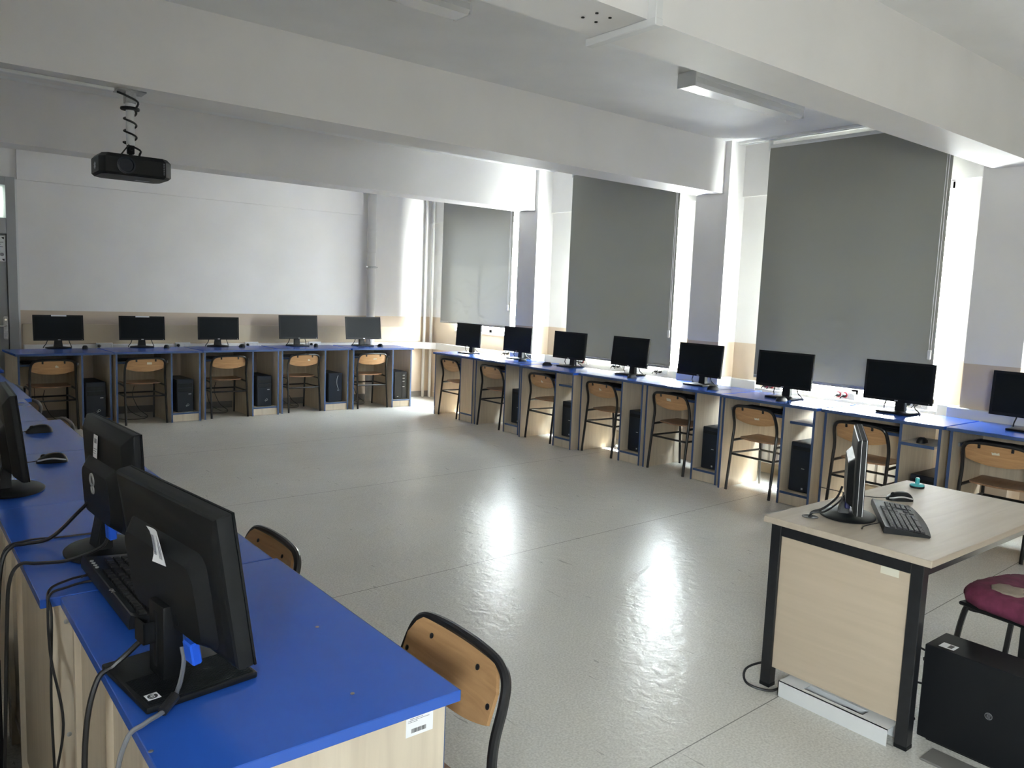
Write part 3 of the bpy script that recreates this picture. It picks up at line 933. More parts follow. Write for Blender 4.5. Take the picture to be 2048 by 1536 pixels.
LC = [(1.015, 1.41, rad(89), 'large wooden chair at the nearest blue desk', None, 0, 0), (0.965, 2.375, rad(91), 'wooden chair back peeking above the second near desk', None, 0, 0),
      (0.80, 4.98, rad(92), 'wooden chair peeking past the left row, nearest of its far chairs', None, 0, 0),
      (0.765, 5.80, rad(91), 'wooden chair peeking past the left row, second of its far chairs', None, 0, 0), (0.765, 6.66, rad(92), 'wooden chair peeking past the left row, farthest one', None, 0, 0)]
for k, (x_, y_, r_, l_, s_, dx, dz) in enumerate(LC):
    t = chair(x_, y_, r_, l_, GL, s_, dx, dz)
    if k == 0:
        t.scale = (1.0, 1.0, 1.03)      # the nearest chair is a slightly taller one
for t, s_, dx, dz in pend:
    add_sticker(t, s_, dx, dz)

# ================================================================== MONITORS
def ring_logo(parent, mat, size, name='logo'):
    """two joined rings, the larger one with a small gap"""
    bm = bmesh.new()
    tube(bm, [(size * 0.62 * math.cos(a) + size * 0.5, size * 0.62 * math.sin(a), 0) for a in [2 * PI * i / 24 for i in range(24)]], size * 0.11, 6, closed=True, mat=mat)
    tube(bm, [(size * 0.42 * math.cos(a) - size * 0.5, size * 0.42 * math.sin(a), 0) for a in [2 * PI * i / 20 for i in range(20)]], size * 0.10, 6, closed=True, mat=mat)
    return obj(name, bm, M_SILVER, parent)

def make_monitor(label, loc, rz, group, w=0.495, h=0.288, z0=0.085, tilt=4.0, base='square', back='plain', cables=True, strip=False, name='monitor'):
    """local: faces -y (the user), base centre at the origin"""
    t = thing(name, label, 'monitor', loc, rz, group)
    T = Matrix.Translation((0, -0.02, z0)) @ Matrix.Rotation(rad(-tilt), 4, 'X')      # panel frame: x right, z up, front at y=0
    bz = 0.016
    # shell with a chamfered back
    bm = bmesh.new()
    deep = 0.030
    def ring(x0, x1, za, zb, y_):
        return [bm.verts.new(T @ Vector(p)) for p in ((x0, y_, za), (x1, y_, za), (x1, y_, zb), (x0, y_, zb))]
    R = [ring(-w / 2, w / 2, 0, h, 0), ring(-w / 2, w / 2, 0, h, 0.018)]
    if back in ('plain', 'rings'):
        R += [ring(-w / 2 + 0.035, w / 2 - 0.035, 0.02, h - 0.030, 0.040)]
    else:
        R += [ring(-w / 2 + 0.004, w / 2 - 0.004, 0.004, h - 0.004, 0.030), ring(-w / 2 + 0.03, w / 2 - 0.03, 0.02, h - 0.055, 0.034)]
    for a, b_ in zip(R, R[1:]):
        for i in range(4):
            bm.faces.new((a[i], a[(i + 1) % 4], b_[(i + 1) % 4], b_[i]))
    bm.faces.new(R[0][::-1]); bm.faces.new(R[-1])
    bmesh.ops.bevel(bm, geom=[e for e in bm.edges if e.calc_length() > 0.015], offset=0.003, segments=1, affect='EDGES')
    shell = obj('shell', bm, M_BLK, t, smooth=30)
    # raised electronics hump
    bm = bmesh.new()
    if back == 'rings':
        o1 = rrect(-w / 2 + 0.055, w / 2 - 0.055, 0.012, h - 0.095, 0.035)
        o2 = rrect(-w / 2 + 0.085, w / 2 - 0.085, 0.035, h - 0.125, 0.03)
        ya, yb = 0.034, 0.062
    else:
        o1 = rrect(-w / 2 + 0.05, w / 2 - 0.05, 0.012, h - 0.075, 0.03)
        o2 = rrect(-w / 2 + 0.07, w / 2 - 0.07, 0.03, h - 0.10, 0.03)
        ya, yb = 0.030, 0.056
    a = [bm.verts.new(T @ Vector((x_, ya, z_))) for x_, z_ in o1]
    b_ = [bm.verts.new(T @ Vector((x_, yb, z_))) for x_, z_ in o2]
    for i in range(len(a)):
        bm.faces.new((a[i], a[(i + 1) % len(a)], b_[(i + 1) % len(a)], b_[i]))
    bm.faces.new(a[::-1]); bm.faces.new(b_)
    hump = obj('rear_housing', bm, M_BLK, t, smooth=30)
    # screen and bezel
    scr = obj('screen', B((-w / 2 + bz, w / 2 - bz, -0.0012, 0.0, bz + 0.004, h - bz), mat=T), M_SCREEN, t, smooth=None)
    bm = bmesh.new()
    for b4 in ((-w / 2, w / 2, -0.003, 0.001, 0, bz + 0.004), (-w / 2, w / 2, -0.003, 0.001, h - bz, h), (-w / 2, -w / 2 + bz, -0.003, 0.001, 0, h), (w / 2 - bz, w / 2, -0.003, 0.001, 0, h)):
        box(bm, *b4, mat=T)
    obj('bezel', bm, M_BLK2, t, smooth=None)
    bm = bmesh.new(); box(bm, -0.012, 0.012, -0.0036, -0.003, 0.005, 0.012, mat=T); obj('badge', bm, M_SILVER, t, smooth=None)
    bm = bmesh.new(); box(bm, w / 2 - 0.02, w / 2 - 0.014, -0.0036, -0.003, 0.006, 0.011, mat=T); obj('power_light', bm, M_SILVER, t, smooth=None)
    if strip:
        bm = bmesh.new(); box(bm, -0.065, 0.075, -0.0042, -0.0032, h - 0.014, h + 0.001, mat=T); o = obj('paper_strip', bm, M_PAPER, t, smooth=None); o['label'] = 'white paper strip'
    # neck
    bm = bmesh.new()
    if base == 'round':
        sec = [(0.042, 0.020, 0.012), (0.036, 0.018, z0 * 0.7), (0.034, 0.016, z0 + 0.012), (0.034, 0.014, z0 + 0.035)]
        off = [0.036, 0.034, 0.030, 0.028]
    else:
        sec = [(0.036, 0.022, 0.012), (0.034, 0.020, 0.07), (0.034, 0.020, z0 + 0.16)]
        off = [0.052, 0.054, 0.056]
    prev = None
    for (hw, hd, z_), yo in zip(sec, off):
        rg = [bm.verts.new(p) for p in ((-hw, yo - hd, z_), (hw, yo - hd, z_), (hw, yo + hd, z_), (-hw, yo + hd, z_))]
        if prev:
            for i in range(4):
                bm.faces.new((prev[i], prev[(i + 1) % 4], rg[(i + 1) % 4], rg[i]))
        else:
            bm.faces.new(rg[::-1])
        prev = rg
    bm.faces.new(prev)
    bmesh.ops.bevel(bm, geom=list(bm.edges), offset=0.004, segments=2, affect='EDGES')
    neck = obj('neck', bm, M_BLK, t, smooth=40)
    # base
    bm = bmesh.new()
    if base == 'round':
        lathe(bm, [(0.108, 0.0), (0.116, 0.002), (0.117, 0.007), (0.112, 0.011), (0.075, 0.016), (0.03, 0.020)], 44, mat=Matrix.Translation((0, 0.02, 0)) @ Matrix.Diagonal((1.06, 0.9, 1, 1)))
    else:
        box(bm, -0.115, 0.115, -0.085, 0.125, 0.0, 0.014, bev=0.005, seg=2)
    obj('base', bm, M_BLK, t, smooth=40)
    if cables:
        for s in (-1, 1):
            bm = bmesh.new()
            xx = 0.10 * s
            tube(bm, catmull([T @ Vector((xx, 0.03, 0.03)), (xx, 0.03, z0 - 0.005), (xx + 0.012 * s, 0.035, z0 - 0.04), (xx + 0.02 * s, 0.05, 0.03), (xx + 0.03 * s, 0.075, 0.006), (xx + 0.02 * s, 0.105, 0.0052)], 4), 0.0042, 6)
            obj('cable', bm, M_CABLE, t)
    return t, shell, hump, neck, T

FM = [(1.448, 9.326, 1.8, 5.4, 0.462, 0.265, 'round', True, 'black monitor with white paper strip on top, nearest the door'), (2.262, 9.351, -4.5, 5.9, 0.462, 0.264, 'round', True, 'black monitor with white paper strip on top, second from the door'),
      (3.10, 9.370, -4.2, 3.0, 0.462, 0.264, 'round', False, 'black monitor on the middle desk of the back row'), (4.078, 9.346, -1.4, 5.7, 0.495, 0.293, 'square', False, 'black monitor on the desk left of the drain pipe'),
      (4.925, 9.238, -2.4, 9.1, 0.495, 0.292, 'square', False, 'black monitor covering the foot of the white drain pipe')]
for x_, y_, yw, tl, w_, h_, bs, strip, lab in FM:
    make_monitor(lab, (x_, y_, HT), rad(yw), 'monitors on the back wall desks', w_, h_, 0.083 if bs == 'round' else 0.091, tl, bs, strip=strip)
WM = [(5.659, 7.905, -89.5, 3.2, 'black monitor at the corner end of the window row'), (5.79, 7.10, -89.0, 2.7, 'black monitor left of the far pillar with the window glaring behind'), (5.73, 6.15, -90.5, 3.0, 'black monitor overlapping the left edge of the middle blind'),
      (5.743, 5.298, -92.5, 5.6, 'black monitor overlapping the right part of the middle blind'), (5.687, 4.402, -93.1, 3.9, 'black monitor in front of the middle pillar'), (5.615, 3.512, -91.1, 3.1, 'black monitor over the lower left corner of the biggest blind'),
      (5.671, 2.632, -91.7, 1.7, 'black monitor over the lower right corner of the biggest blind'), (5.66, 1.78, -93.0, 3.0, 'black monitor cut by the right edge of the photo')]
for x_, y_, yw, tl, lab in WM:
    make_monitor(lab, (x_, y_, HT), rad(yw), 'monitors on the window desks', 0.494, 0.287, 0.083, tl, 'square')

def paper_label(parent, M, w, h, code, curl=0.0, name='barcode_sticker'):
    bm = bmesh.new()
    A = []
    nx, ny = 6, 6
    for j in range(ny + 1):
        A.append([bm.verts.new(M @ Vector(((i / nx - 0.5) * w, (j / ny - 0.5) * h, 0.0006 + curl * ((abs(2 * i / nx - 1)) ** 3 * (j / ny) + (1 - j / ny) ** 3 * (i / nx))))) for i in range(nx + 1)])
    for j in range(ny):
        for i in range(nx):
            bm.faces.new((A[j][i], A[j][i + 1], A[j + 1][i + 1], A[j + 1][i]))
    r_ = bmesh.ops.extrude_face_region(bm, geom=list(bm.faces))
    nrm = (M.to_3x3() @ Vector((0, 0, 1))).normalized()
    for v in r_['geom']:
        if isinstance(v, bmesh.types.BMVert):
            v.co += nrm * 0.0003
    o = obj(name, bm, M_PAPER, parent, smooth=60)
    o['label'] = 'white barcode sticker'
    bm = bmesh.new()
    rb_ = random.Random(code)
    x_ = -w * 0.28
    zz = 0.0010 + curl * 0.4
    while x_ < w * 0.28:
        ww = rb_.choice([0.0006, 0.001, 0.0014])
        box(bm, x_, x_ + ww, h * 0.14, h * 0.34, zz, zz + 0.0003, mat=M)
        x_ += ww + rb_.choice([0.0005, 0.0008])
    obj('barcode', bm, M_INK_G, o, smooth=None)
    bm = bmesh.new()
    for k in range(3):
        box(bm, -w * 0.35, w * (0.35 - 0.12 * k), -h * (0.12 + 0.1 * k), -h * (0.12 + 0.1 * k) + 0.0016, 0.0011 + curl * 0.2, 0.0014 + curl * 0.2, mat=M)
    obj('printed_text', bm, M_INK_G, o, smooth=None)
    return o

# the nearest monitor, seen from behind
t, shell, hump, neck, T = make_monitor('large black monitor seen from behind on the nearest desk, square base', (0.430, 1.475, HT), rad(97), 'left row monitors seen from behind', 0.442, 0.275, 0.088, 8.4, 'hp', 'slab', cables=False)
for ch in list(t.children):
    if ch.name.split('.')[0] in ('base', 'neck'):
        bpy.data.objects.remove(ch)
bm = bmesh.new()
box(bm, -0.108, 0.108, -0.085, 0.118, 0.0, 0.013, bev=0.004, seg=2)
bs = obj('base', bm, M_BLK, t, smooth=40)
bm = bmesh.new()
for k in range(26):
    box(bm, -0.102 + k * 0.0042, -0.102 + k * 0.0042 + 0.0022, -0.078, 0.111, 0.013, 0.0145)
obj('ribbing', bm, M_BLK2, bs, smooth=None)
bm = bmesh.new()
box(bm, -0.033, 0.033, 0.022, 0.059, 0.012, 0.150, bev=0.004, seg=2)
nk = obj('neck', bm, M_BLK, t, smooth=40)
obj('neck_groove', B((-0.006, 0.006, 0.058, 0.0605, 0.03, 0.135), bev=0.001), M_BLK2, nk)
bm = bmesh.new()
for b6 in ((0.0, 0.040, 0.077, 0.081, 0.075, 0.115), (0.0, 0.003, 0.0592, 0.081, 0.075, 0.115), (0.037, 0.040, 0.0592, 0.081, 0.075, 0.115), (0.0, 0.040, 0.0592, 0.081, 0.075, 0.078)):
    box(bm, *b6)
obj('cable_clip', bm, M_BLK, t, smooth=None)
ML = frame((-0.078, 0.096, 0.0148), (-1, 0, 0), (0, -1, 0), (0, 0, 1))
bm = bmesh.new(); box(bm, -0.011, 0.011, -0.011, 0.011, 0, 0.0005, mat=ML); lg = obj('logo_plate', bm, M_PAPER, t, smooth=None)
bm = bmesh.new(); lathe(bm, [(0.0085, 0.0005), (0.0085, 0.0009)], 24, mat=ML); lgd = obj('logo_disc', bm, M_INK, lg, smooth=None)
bm = bmesh.new(); text_mesh(bm, 'hp', 0.013, ML @ Matrix.Translation((0, 0.001, 0.0011)), 0.0001); obj('logo_letters', bm, M_PAPER, lg, smooth=None)
# back details, on the panel frame (its back faces local +y)
MB_ = T @ frame((0.02, 0.056, 0.165), (-1, 0, 0), (0, 0, 1), (0, 1, 0))
paper_label(t, MB_ @ Matrix.Rotation(rad(90), 4, 'Z') @ Matrix.Translation((0.022, -0.045, 0)), 0.068, 0.046, 3, 0.006)
bm = bmesh.new()
for k in range(5):
    box(bm, -0.145, -0.085, 0.052, 0.0555, 0.125 + k * 0.006, 0.128 + k * 0.006, mat=T)
obj('vent_slots', bm, M_BLK2, t, smooth=None)
bm = bmesh.new()
for p in ((0.05, 0.05), (-0.05, 0.05)):
    bm = bmesh.new()
    lathe(bm, [(0.011, 0), (0.011, 0.001)], 18, mat=T @ frame((p[0], 0.056, p[1]), (1, 0, 0), (0, 0, -1), (0, 1, 0)))
    obj('port_cover', bm, M_BLK2, t)
bm = bmesh.new(); box(bm, -0.090, -0.055, 0.036, 0.054, -0.030, 0.012, bev=0.003, mat=T); obj('vga_plug', bm, M_VGA, t)['label'] = 'blue cable plug'

# the second and third monitors of the left row
t2, sh2, hp2, nk2, T2 = make_monitor('black monitor seen from behind with silver rings emblem and white sticker', (0.478, 2.285, HT), rad(93.8), 'left row monitors seen from behind', 0.415, 0.285, 0.065, 3.0, 'round', 'rings', cables=False)
ring_logo(t2, T2 @ frame((0.020, 0.063, 0.122), (0, 0, 1), (1, 0, 0), (0, 1, 0)), 0.026)
paper_label(t2, T2 @ frame((0.030, 0.041, 0.222), (-1, 0, 0.0), (0, -0.1, 0.99)) @ Matrix.Translation((0, 0, 0.004)), 0.036, 0.062, 8)
bm = bmesh.new(); box(bm, -0.075, -0.04, 0.036, 0.056, -0.012, 0.030, bev=0.003, mat=T2); obj('vga_plug', bm, M_VGA, t2)['label'] = 'blue cable plug'
t3, sh3, hp3, nk3, T3 = make_monitor('black monitor seen from behind, cut by the left edge of the photo', (0.345, 3.115, HT), rad(88), 'left row monitors seen from behind', 0.415, 0.285, 0.07, 6.0, 'round', 'rings', cables=False)
ring_logo(t3, T3 @ frame((0.020, 0.063, 0.122), (0, 0, 1), (1, 0, 0), (0, 1, 0)), 0.021)
paper_label(t3, T3 @ frame((-0.03, 0.041, 0.213), (-1, 0, 0.0), (0, -0.3, 0.95)) @ Matrix.Translation((0, 0, 0.004)), 0.036, 0.062, 11)

# the teacher's monitor, edge on
TZ = 0.685
t4, sh4, hp4, nk4, T4 = make_monitor('dark grey monitor seen edge on, standing on the teacher desk', (2.972, 1.512, TZ + 0.0006), rad(30.0), None, 0.44, 0.285, 0.055, 1.0, 'round', 'slab', cables=False)
bm = bmesh.new(); box(bm, -0.2203, 0.2203, -0.001, 0.0012, 0.001, 0.2855, mat=T4); box(bm, -0.2203, 0.2203, 0.0165, 0.0180, 0.001, 0.2855, mat=T4); obj('silver_edge', bm, M_SILVER, t4, smooth=None)
bm = bmesh.new(); box(bm, -0.06, -0.03, 0.036, 0.054, -0.012, 0.03, bev=0.003, mat=T4); obj('vga_plug', bm, plain('dark_blue_plug', (0.02, 0.025, 0.12), 0.4), t4)

# ================================================================== MICE AND KEYBOARDS
def mouse_bm(two):
    bm = bmesh.new()
    n, m = 20, 9
    rings = []
    for j in range(m + 1):
        f = j / m
        zf = math.sin(f * PI / 2)
        k = math.cos(f * PI / 2) ** 0.55 if j < m else 0.02
        rg = []
        for i in range(n):
            a = 2 * PI * i / n
            x_ = 0.031 * math.copysign(abs(math.cos(a)) ** 0.8, math.cos(a)) * k
            y_ = 0.056 * math.copysign(abs(math.sin(a)) ** 0.85, math.sin(a)) * k
            z_ = 0.037 * zf * (1 - 0.28 * (y_ / 0.056) ** 2 - 0.18 * (y_ / 0.056))
            rg.append(bm.verts.new((x_ * (1 - 0.12 * math.cos(y_ / 0.056 * 2)), y_, z_)))
        rings.append(rg)
    for a, b_ in zip(rings, rings[1:]):
        for i in range(n):
            bm.faces.new((a[i], a[(i + 1) % n], b_[(i + 1) % n], b_[i]))
    bm.faces.new(rings[0][::-1]); bm.faces.new(rings[-1])
    return bm
def make_mouse(label, loc, rz, group, silver=False, tail=None):
    """local: its nose points +y"""
    t = thing('computer_mouse', label, 'mouse', loc, rz, group)
    obj('body', mouse_bm(silver), M_BLK, t, smooth=60)
    bm = bmesh.new(); lathe(bm, [(0.0085, -0.003), (0.010, 0), (0.0085, 0.003)], 12, mat=frame((0, 0.030, 0.0245), (0, 1, 0), (0, 0, 1), (1, 0, 0)))
    obj('wheel', bm, M_BLK2, t)
    if silver:
        bm = bmesh.new()
        for s in (-1, 1):
            pts = []
            for i in range(15):
                y_ = -0.048 + 0.096 * i / 14
                q = max(0.0, 1 - abs(y_ / 0.056) ** 2.3) ** 0.55
                pts.append((s * 0.0285 * q + s * 0.001, y_, 0.010 + 0.010 * math.sin((y_ + 0.048) / 0.096 * PI)))
            tube(bm, pts, 0.0032, 6)
        obj('side_trim', bm, M_SILVER, t)['label'] = 'silver side stripe'
    bm = bmesh.new()
    tube(bm, catmull(tail or [(0, 0.053, 0.008), (0.004, 0.08, 0.004), (0.015, 0.12, 0.003), (0.02, 0.18, 0.003)], 5), 0.0018, 5)
    obj('cable', bm, M_CABLE, t)
    return t
GM = 'mice on the row desks'
make_mouse('black mouse with silver side stripe on the third left desk', (0.515, 3.535, HT), rad(80), GM, True)
make_mouse('all-black mouse on the fourth left desk', (0.570, 4.255, HT), rad(85), GM)
for (x_, y_), lab in (((1.675, 9.24), 'small black mouse right of the monitor nearest the door'), ((2.49, 9.25), 'small black mouse right of the second monitor from the door'), ((3.335, 9.25), 'small black mouse right of the middle back row monitor'),
                      ((4.265, 9.24), 'small black mouse beside the monitor left of the drain pipe'), ((5.115, 9.13), 'small black mouse right of the corner monitor of the back row')):
    make_mouse(lab, (x_, y_, HT), rad(random.uniform(-30, 20)), GM)
for (x_, y_), lab in (((5.62, 6.80), 'black mouse right of the monitor by the far pillar'), ((5.58, 6.335), 'black mouse left of the monitor before the middle blind'), ((5.53, 5.06), 'black mouse in front of the monitor at the middle blind'),
                      ((5.53, 4.13), 'black mouse right of the monitor before the middle pillar'), ((5.425, 3.405), 'black mouse in front of the monitor left on the biggest blind')):
    make_mouse(lab, (x_, y_, HT), rad(-90 + random.uniform(-15, 15)), GM)
make_mouse('black mouse lying on the pulled out shelf of a window desk', (5.325 + 0.08, 3.012 - 0.69, 0.6316), rad(-85), GM, False, [(0, 0.053, 0.008), (0.004, 0.08, 0.004), (-0.01, 0.13, 0.003), (-0.05, 0.16, 0.003), (-0.04, 0.20, 0.003)])
make_mouse('black mouse with silver stripe beside the teacher keyboard', (3.42, 1.540, TZ + 0.0006), rad(47), None, True, [(0, 0.053, 0.008), (0.01, 0.10, 0.004), (0.05, 0.18, 0.003), (0.16, 0.29, 0.003)])

def make_keyboard(label, loc, rz, group=None, big=False, tail=None):
    """local: user at -y; 0.45 x 0.15"""
    t = thing('keyboard', label, 'keyboard', loc, rz, group)
    w_, d_ = 0.225, 0.078
    front_bulge = 0.014
    bm = bmesh.new()
    def prof(x_):
        return front_bulge * (1 - (x_ / w_) ** 2)
    xs = [-w_ + 2 * w_ * i / 16 for i in range(17)]
    lo, hi = [], []
    for x_ in xs:
        y0, y1 = -d_ - prof(x_), d_
        lo.append([bm.verts.new((x_, y_, 0.0)) for y_ in (y0 + 0.004, y1)])
        hi.append([bm.verts.new((x_, y0, 0.006)), bm.verts.new((x_, y0 + 0.012, 0.012)), bm.verts.new((x_, d_ - 0.016, 0.024)), bm.verts.new((x_, d_ - 0.004, 0.026 if not big else 0.030)), bm.verts.new((x_, d_, 0.018))])
    for i in range(16):
        a, b_, c_, e = lo[i], lo[i + 1], hi[i], hi[i + 1]
        bm.faces.new((a[0], a[1], b_[1], b_[0]))
        bm.faces.new((a[0], b_[0], e[0], c_[0]))
        for k in range(4):
            bm.faces.new((c_[k], e[k], e[k + 1], c_[k + 1]))
        bm.faces.new((c_[4], e[4], b_[1], a[1]))
    for i in (0, 16):
        bm.faces.new((lo[i][0], hi[i][0], hi[i][1], hi[i][2], hi[i][3], hi[i][4], lo[i][1]))
    obj('case', bm, M_BLK, t, smooth=30)
    rows = 6
    def topz(y_):
        return 0.012 + 0.012 * (y_ + d_ - 0.0) / (2 * d_ - 0.016) * 0.98
    for r in range(rows):
        y_ = d_ - 0.030 - r * 0.0192 - (0.004 if r else 0)
        if r == rows - 1:
            blocks = [(-0.215, 0.020), (-0.193, 0.018), (-0.173, 0.020), (-0.151, 0.108), (-0.041, 0.018), (-0.021, 0.018), (-0.001, 0.022)]
        else:
            blocks = [(-0.215 + 0.0, 0.017 + (r % 3) * 0.003)] + [(-0.195 + (r % 3) * 0.003 + k * 0.019, 0.0168) for k in range(11)]
            blocks += [(0.016 + (r % 3) * 0.003, 0.022 - (r % 3) * 0.003)]
        if r in (1, 2, 5):
            blocks += [(0.050 + k * 0.019, 0.0168) for k in range(3)]
        elif r == 4:
            blocks += [(0.069, 0.0168)]
        elif r == 0:
            blocks += [(0.050 + k * 0.019, 0.0168) for k in range(3)]
        if r > 0:
            blocks += [(0.117 + k * 0.019, 0.0168) for k in range(4)]
        bm = bmesh.new()
        for a, ww in blocks:
            z_ = topz(y_) - 0.001
            hh = 0.0065
            t_ = bmesh.new()
            bmesh.ops.create_cube(t_, size=1)
            for v in t_.verts:
                k = 0.82 if v.co.z > 0 else 1.0
                v.co = Vector((a + ww / 2 + v.co.x * ww * k, y_ + v.co.y * 0.0165 * k, z_ + (v.co.z + 0.5) * hh + v.co.y * 0.0012))
            merge(bm, t_)
        obj('key_row', bm, M_KEY, t, smooth=None)
    if big:
        obj('media_strip', B((-0.20, 0.20, d_ - 0.020, d_ - 0.008, 0.024, 0.0275), bev=0.001), M_SCREEN, t)
        for k in range(4):
            bm = bmesh.new(); lathe(bm, [(0.0045, 0), (0.0045, 0.0025), (0.003, 0.003)], 12, mat=Matrix.Translation((0.12 + k * 0.018, d_ - 0.014, 0.0272)))
            obj('media_button', bm, M_SILVER, t)
        for x_ in (-0.16, 0.16):
            obj('foot', B((x_ - 0.012, x_ + 0.012, d_ - 0.02, d_ - 0.012, -0.012, 0.004)), M_BLK, t)
    bm = bmesh.new()
    tube(bm, catmull(tail or [(0.05, d_, 0.012), (0.06, d_ + 0.04, 0.004), (0.03, d_ + 0.10, 0.003)], 6), 0.002, 5)
    obj('cable', bm, M_CABLE, t)
    return t
kb = make_keyboard('black keyboard on the near desks behind the nearest monitor, buttons along its back edge', (0.452, 1.925, HT + 0.012), rad(91), None, True, [(0.15, 0.076, 0.006), (0.155, 0.084, 0.002), (0.16, 0.09, -0.004)])
bm = bmesh.new(); text_mesh(bm, 'QPC', 0.012, frame((-0.06, 0.072, 0.0298), (-1, 0, 0), (0, -1, 0.05)), 0.0002); obj('printed_letters', bm, M_SILVER, kb, smooth=None)
make_keyboard('black keyboard lying on the teacher desk', (3.085, 1.385, TZ + 0.0006), rad(32.5), None, False, [(-0.12, 0.078, 0.012), (-0.13, 0.11, 0.004), (-0.17, 0.14, 0.003), (-0.21, 0.15, 0.003)])
# keyboards in the trays, under the tops
for i, (d_, nm) in enumerate([(far_desks[k], 'back') for k in range(5)]):
    c_, s_ = math.cos(far_r[i]), math.sin(far_r[i])
    t = thing('keyboard', 'dark keyboard in the tray of the %s desk from the door' % ordn[i], 'keyboard', (far_x[i] + 0.295 * c_ - 0.26 * s_, far_y[i] + 0.295 * s_ + 0.26 * c_, 0.6566), far_r[i], 'keyboards in the desk trays')
    obj('case', B((-0.205, 0.205, -0.07, 0.07, 0, 0.020), bev=0.004), M_BLK, t)
    obj('key_row', B(*[(-0.195, 0.195, -0.055 + k * 0.021, -0.038 + k * 0.021, 0.02, 0.026) for k in range(5)]), M_KEY, t, smooth=None)
for i in range(1, 8):
    t = thing('keyboard', 'dark keyboard in the tray of the %s window desk from the corner' % ordn[i], 'keyboard', (win_x[i] + 0.26, win_y[i] - 0.29, 0.6566), -PI / 2, 'keyboards in the desk trays')
    obj('case', B((-0.205, 0.205, -0.07, 0.07, 0, 0.020), bev=0.004), M_BLK, t)
    obj('key_row', B(*[(-0.195, 0.195, -0.055 + k * 0.021, -0.038 + k * 0.021, 0.02, 0.026) for k in range(5)]), M_KEY, t, smooth=None)

# ================================================================== COMPUTER TOWERS
def make_tower(label, loc, rz, group, kind, w=0.175, h=0.36, d=0.40):
    """local: front at y=0 facing -y, case behind"""
    t = thing('computer_tower', label, 'computer', loc, rz, group)
    obj('case', B((-w / 2, w / 2, 0.012, d, 0.006, h), bev=0.003), M_BLK2 if kind != 'grey' else M_NAVY, t)
    obj('front_panel', B((-w / 2 - 0.001, w / 2 + 0.001, -0.006, 0.014, 0.004, h + 0.001), bev=0.006), M_NAVY if kind != 'grey' else M_BLK2, t)
    for x_ in (-w / 2 + 0.02, w / 2 - 0.02):
        obj('foot', B((x_ - 0.012, x_ + 0.012, 0.03, d - 0.03, 0, 0.008)), M_BLK, t)
    F = lambda x_, z_: frame((x_, -0.0065, z_), (1, 0, 0), (0, 0, 1), (0, -1, 0))
    if kind == 'rings':
        obj('drive_door', B((-w / 2 + 0.012, w / 2 - 0.012, -0.0085, -0.004, h - 0.085, h - 0.045), bev=0.002), M_BLK, t)
        obj('drive_door', B((-w / 2 + 0.012, w / 2 - 0.012, -0.0085, -0.004, h - 0.135, h - 0.095), bev=0.002), M_BLK, t)
        obj('maker_plate', B((w / 2 - 0.055, w / 2 - 0.025, -0.0085, -0.006, h - 0.165, h - 0.158)), M_SILVER, t, smooth=None)
        lo_ = ring_logo(t, F(0.02, 0.075) @ Matrix.Rotation(rad(35), 4, 'Z'), 0.017)
    elif kind == 'curve':
        bm = bmesh.new()
        tube(bm, catmull([(0.035, -0.008, h - 0.03), (0.02, -0.008, h - 0.07), (0.02, -0.008, h - 0.14), (0.04, -0.008, h - 0.20)], 6), 0.003, 6)
        obj('light_strip', bm, M_SILVER, t)
        obj('power_light', B((0.025, 0.05, -0.008, -0.006, h - 0.215, h - 0.209)), M_SILVER, t, smooth=None)
    elif kind == 'grey':
        obj('drive_column', B((0.02, 0.06, -0.010, -0.004, 0.02, h - 0.02), bev=0.002), M_BLK, t)
        for z_ in (h - 0.05, h - 0.09, h - 0.13, 0.16):
            obj('drive_slot', B((0.025, 0.055, -0.012, -0.0095, z_, z_ + 0.006)), M_SILVER, t, smooth=None)
        obj('maker_plate', B((-0.05, -0.03, -0.008, -0.006, 0.03, 0.036)), M_SILVER, t, smooth=None)
    else:
        obj('drive_door', B((-w / 2 + 0.012, w / 2 - 0.012, -0.0085, -0.004, h - 0.06, h - 0.03), bev=0.002), M_BLK, t)
        obj('power_light', B((0.01, 0.035, -0.008, -0.006, h * 0.48, h * 0.48 + 0.005)), M_SILVER, t, smooth=None)
        obj('maker_plate', B((0.02, 0.034, -0.008, -0.006, 0.025, 0.039)), M_SILVER, t, smooth=None)
    return t
GT = 'computer towers in the desk bays'
FT = [(0.697, 0.05, 'rings', 'black tower with silver rings emblem in the desk nearest the door', 0.185, 0.37), (0.72, 0.05, 'rings', 'black tower with silver rings emblem in the second desk from the door', 0.175, 0.36), (0.725, 0.06, 'rings', 'black tower with silver rings emblem in the middle back row desk', 0.175, 0.36),
      (0.72, 0.05, 'curve', 'black tower with curved silver strip, left of the drain pipe', 0.18, 0.36), (0.70, 0.05, 'grey', 'dark grey tower in the corner end desk of the back row', 0.175, 0.36)]
for i, (lx, ly, kd, lab, tw, th) in enumerate(FT):
    c_, s_ = math.cos(far_r[i]), math.sin(far_r[i])
    make_tower(lab, (far_x[i] + lx * c_ - ly * s_, far_y[i] + lx * s_ + ly * c_, 0.1006), far_r[i], GT, kd, tw, th)
WT = {1: (0.698, 'black tower in the window desk left of the far pillar', 'x', 0.38), 2: (0.698, 'black tower in the window desk with the shelf, right of the far pillar', 'x', 0.36), 3: (0.698, 'black tower in the window desk under the middle blind', 'x', 0.38),
      4: (0.698, 'black tower in the window desk before the middle pillar', 'x', 0.36), 5: (0.698, 'tall black tower with small silver badge under the biggest blind', 'x', 0.38), 6: (0.698, 'low dark tower in the bay below the pulled out shelf', 'x', 0.30)}
for i, (lx, lab, kd, th) in WT.items():
    make_tower(lab, (win_x[i] + (0.10 if i != 6 else 0.14), win_y[i] - lx, 0.1006), -PI / 2, GT, kd, 0.175, th)
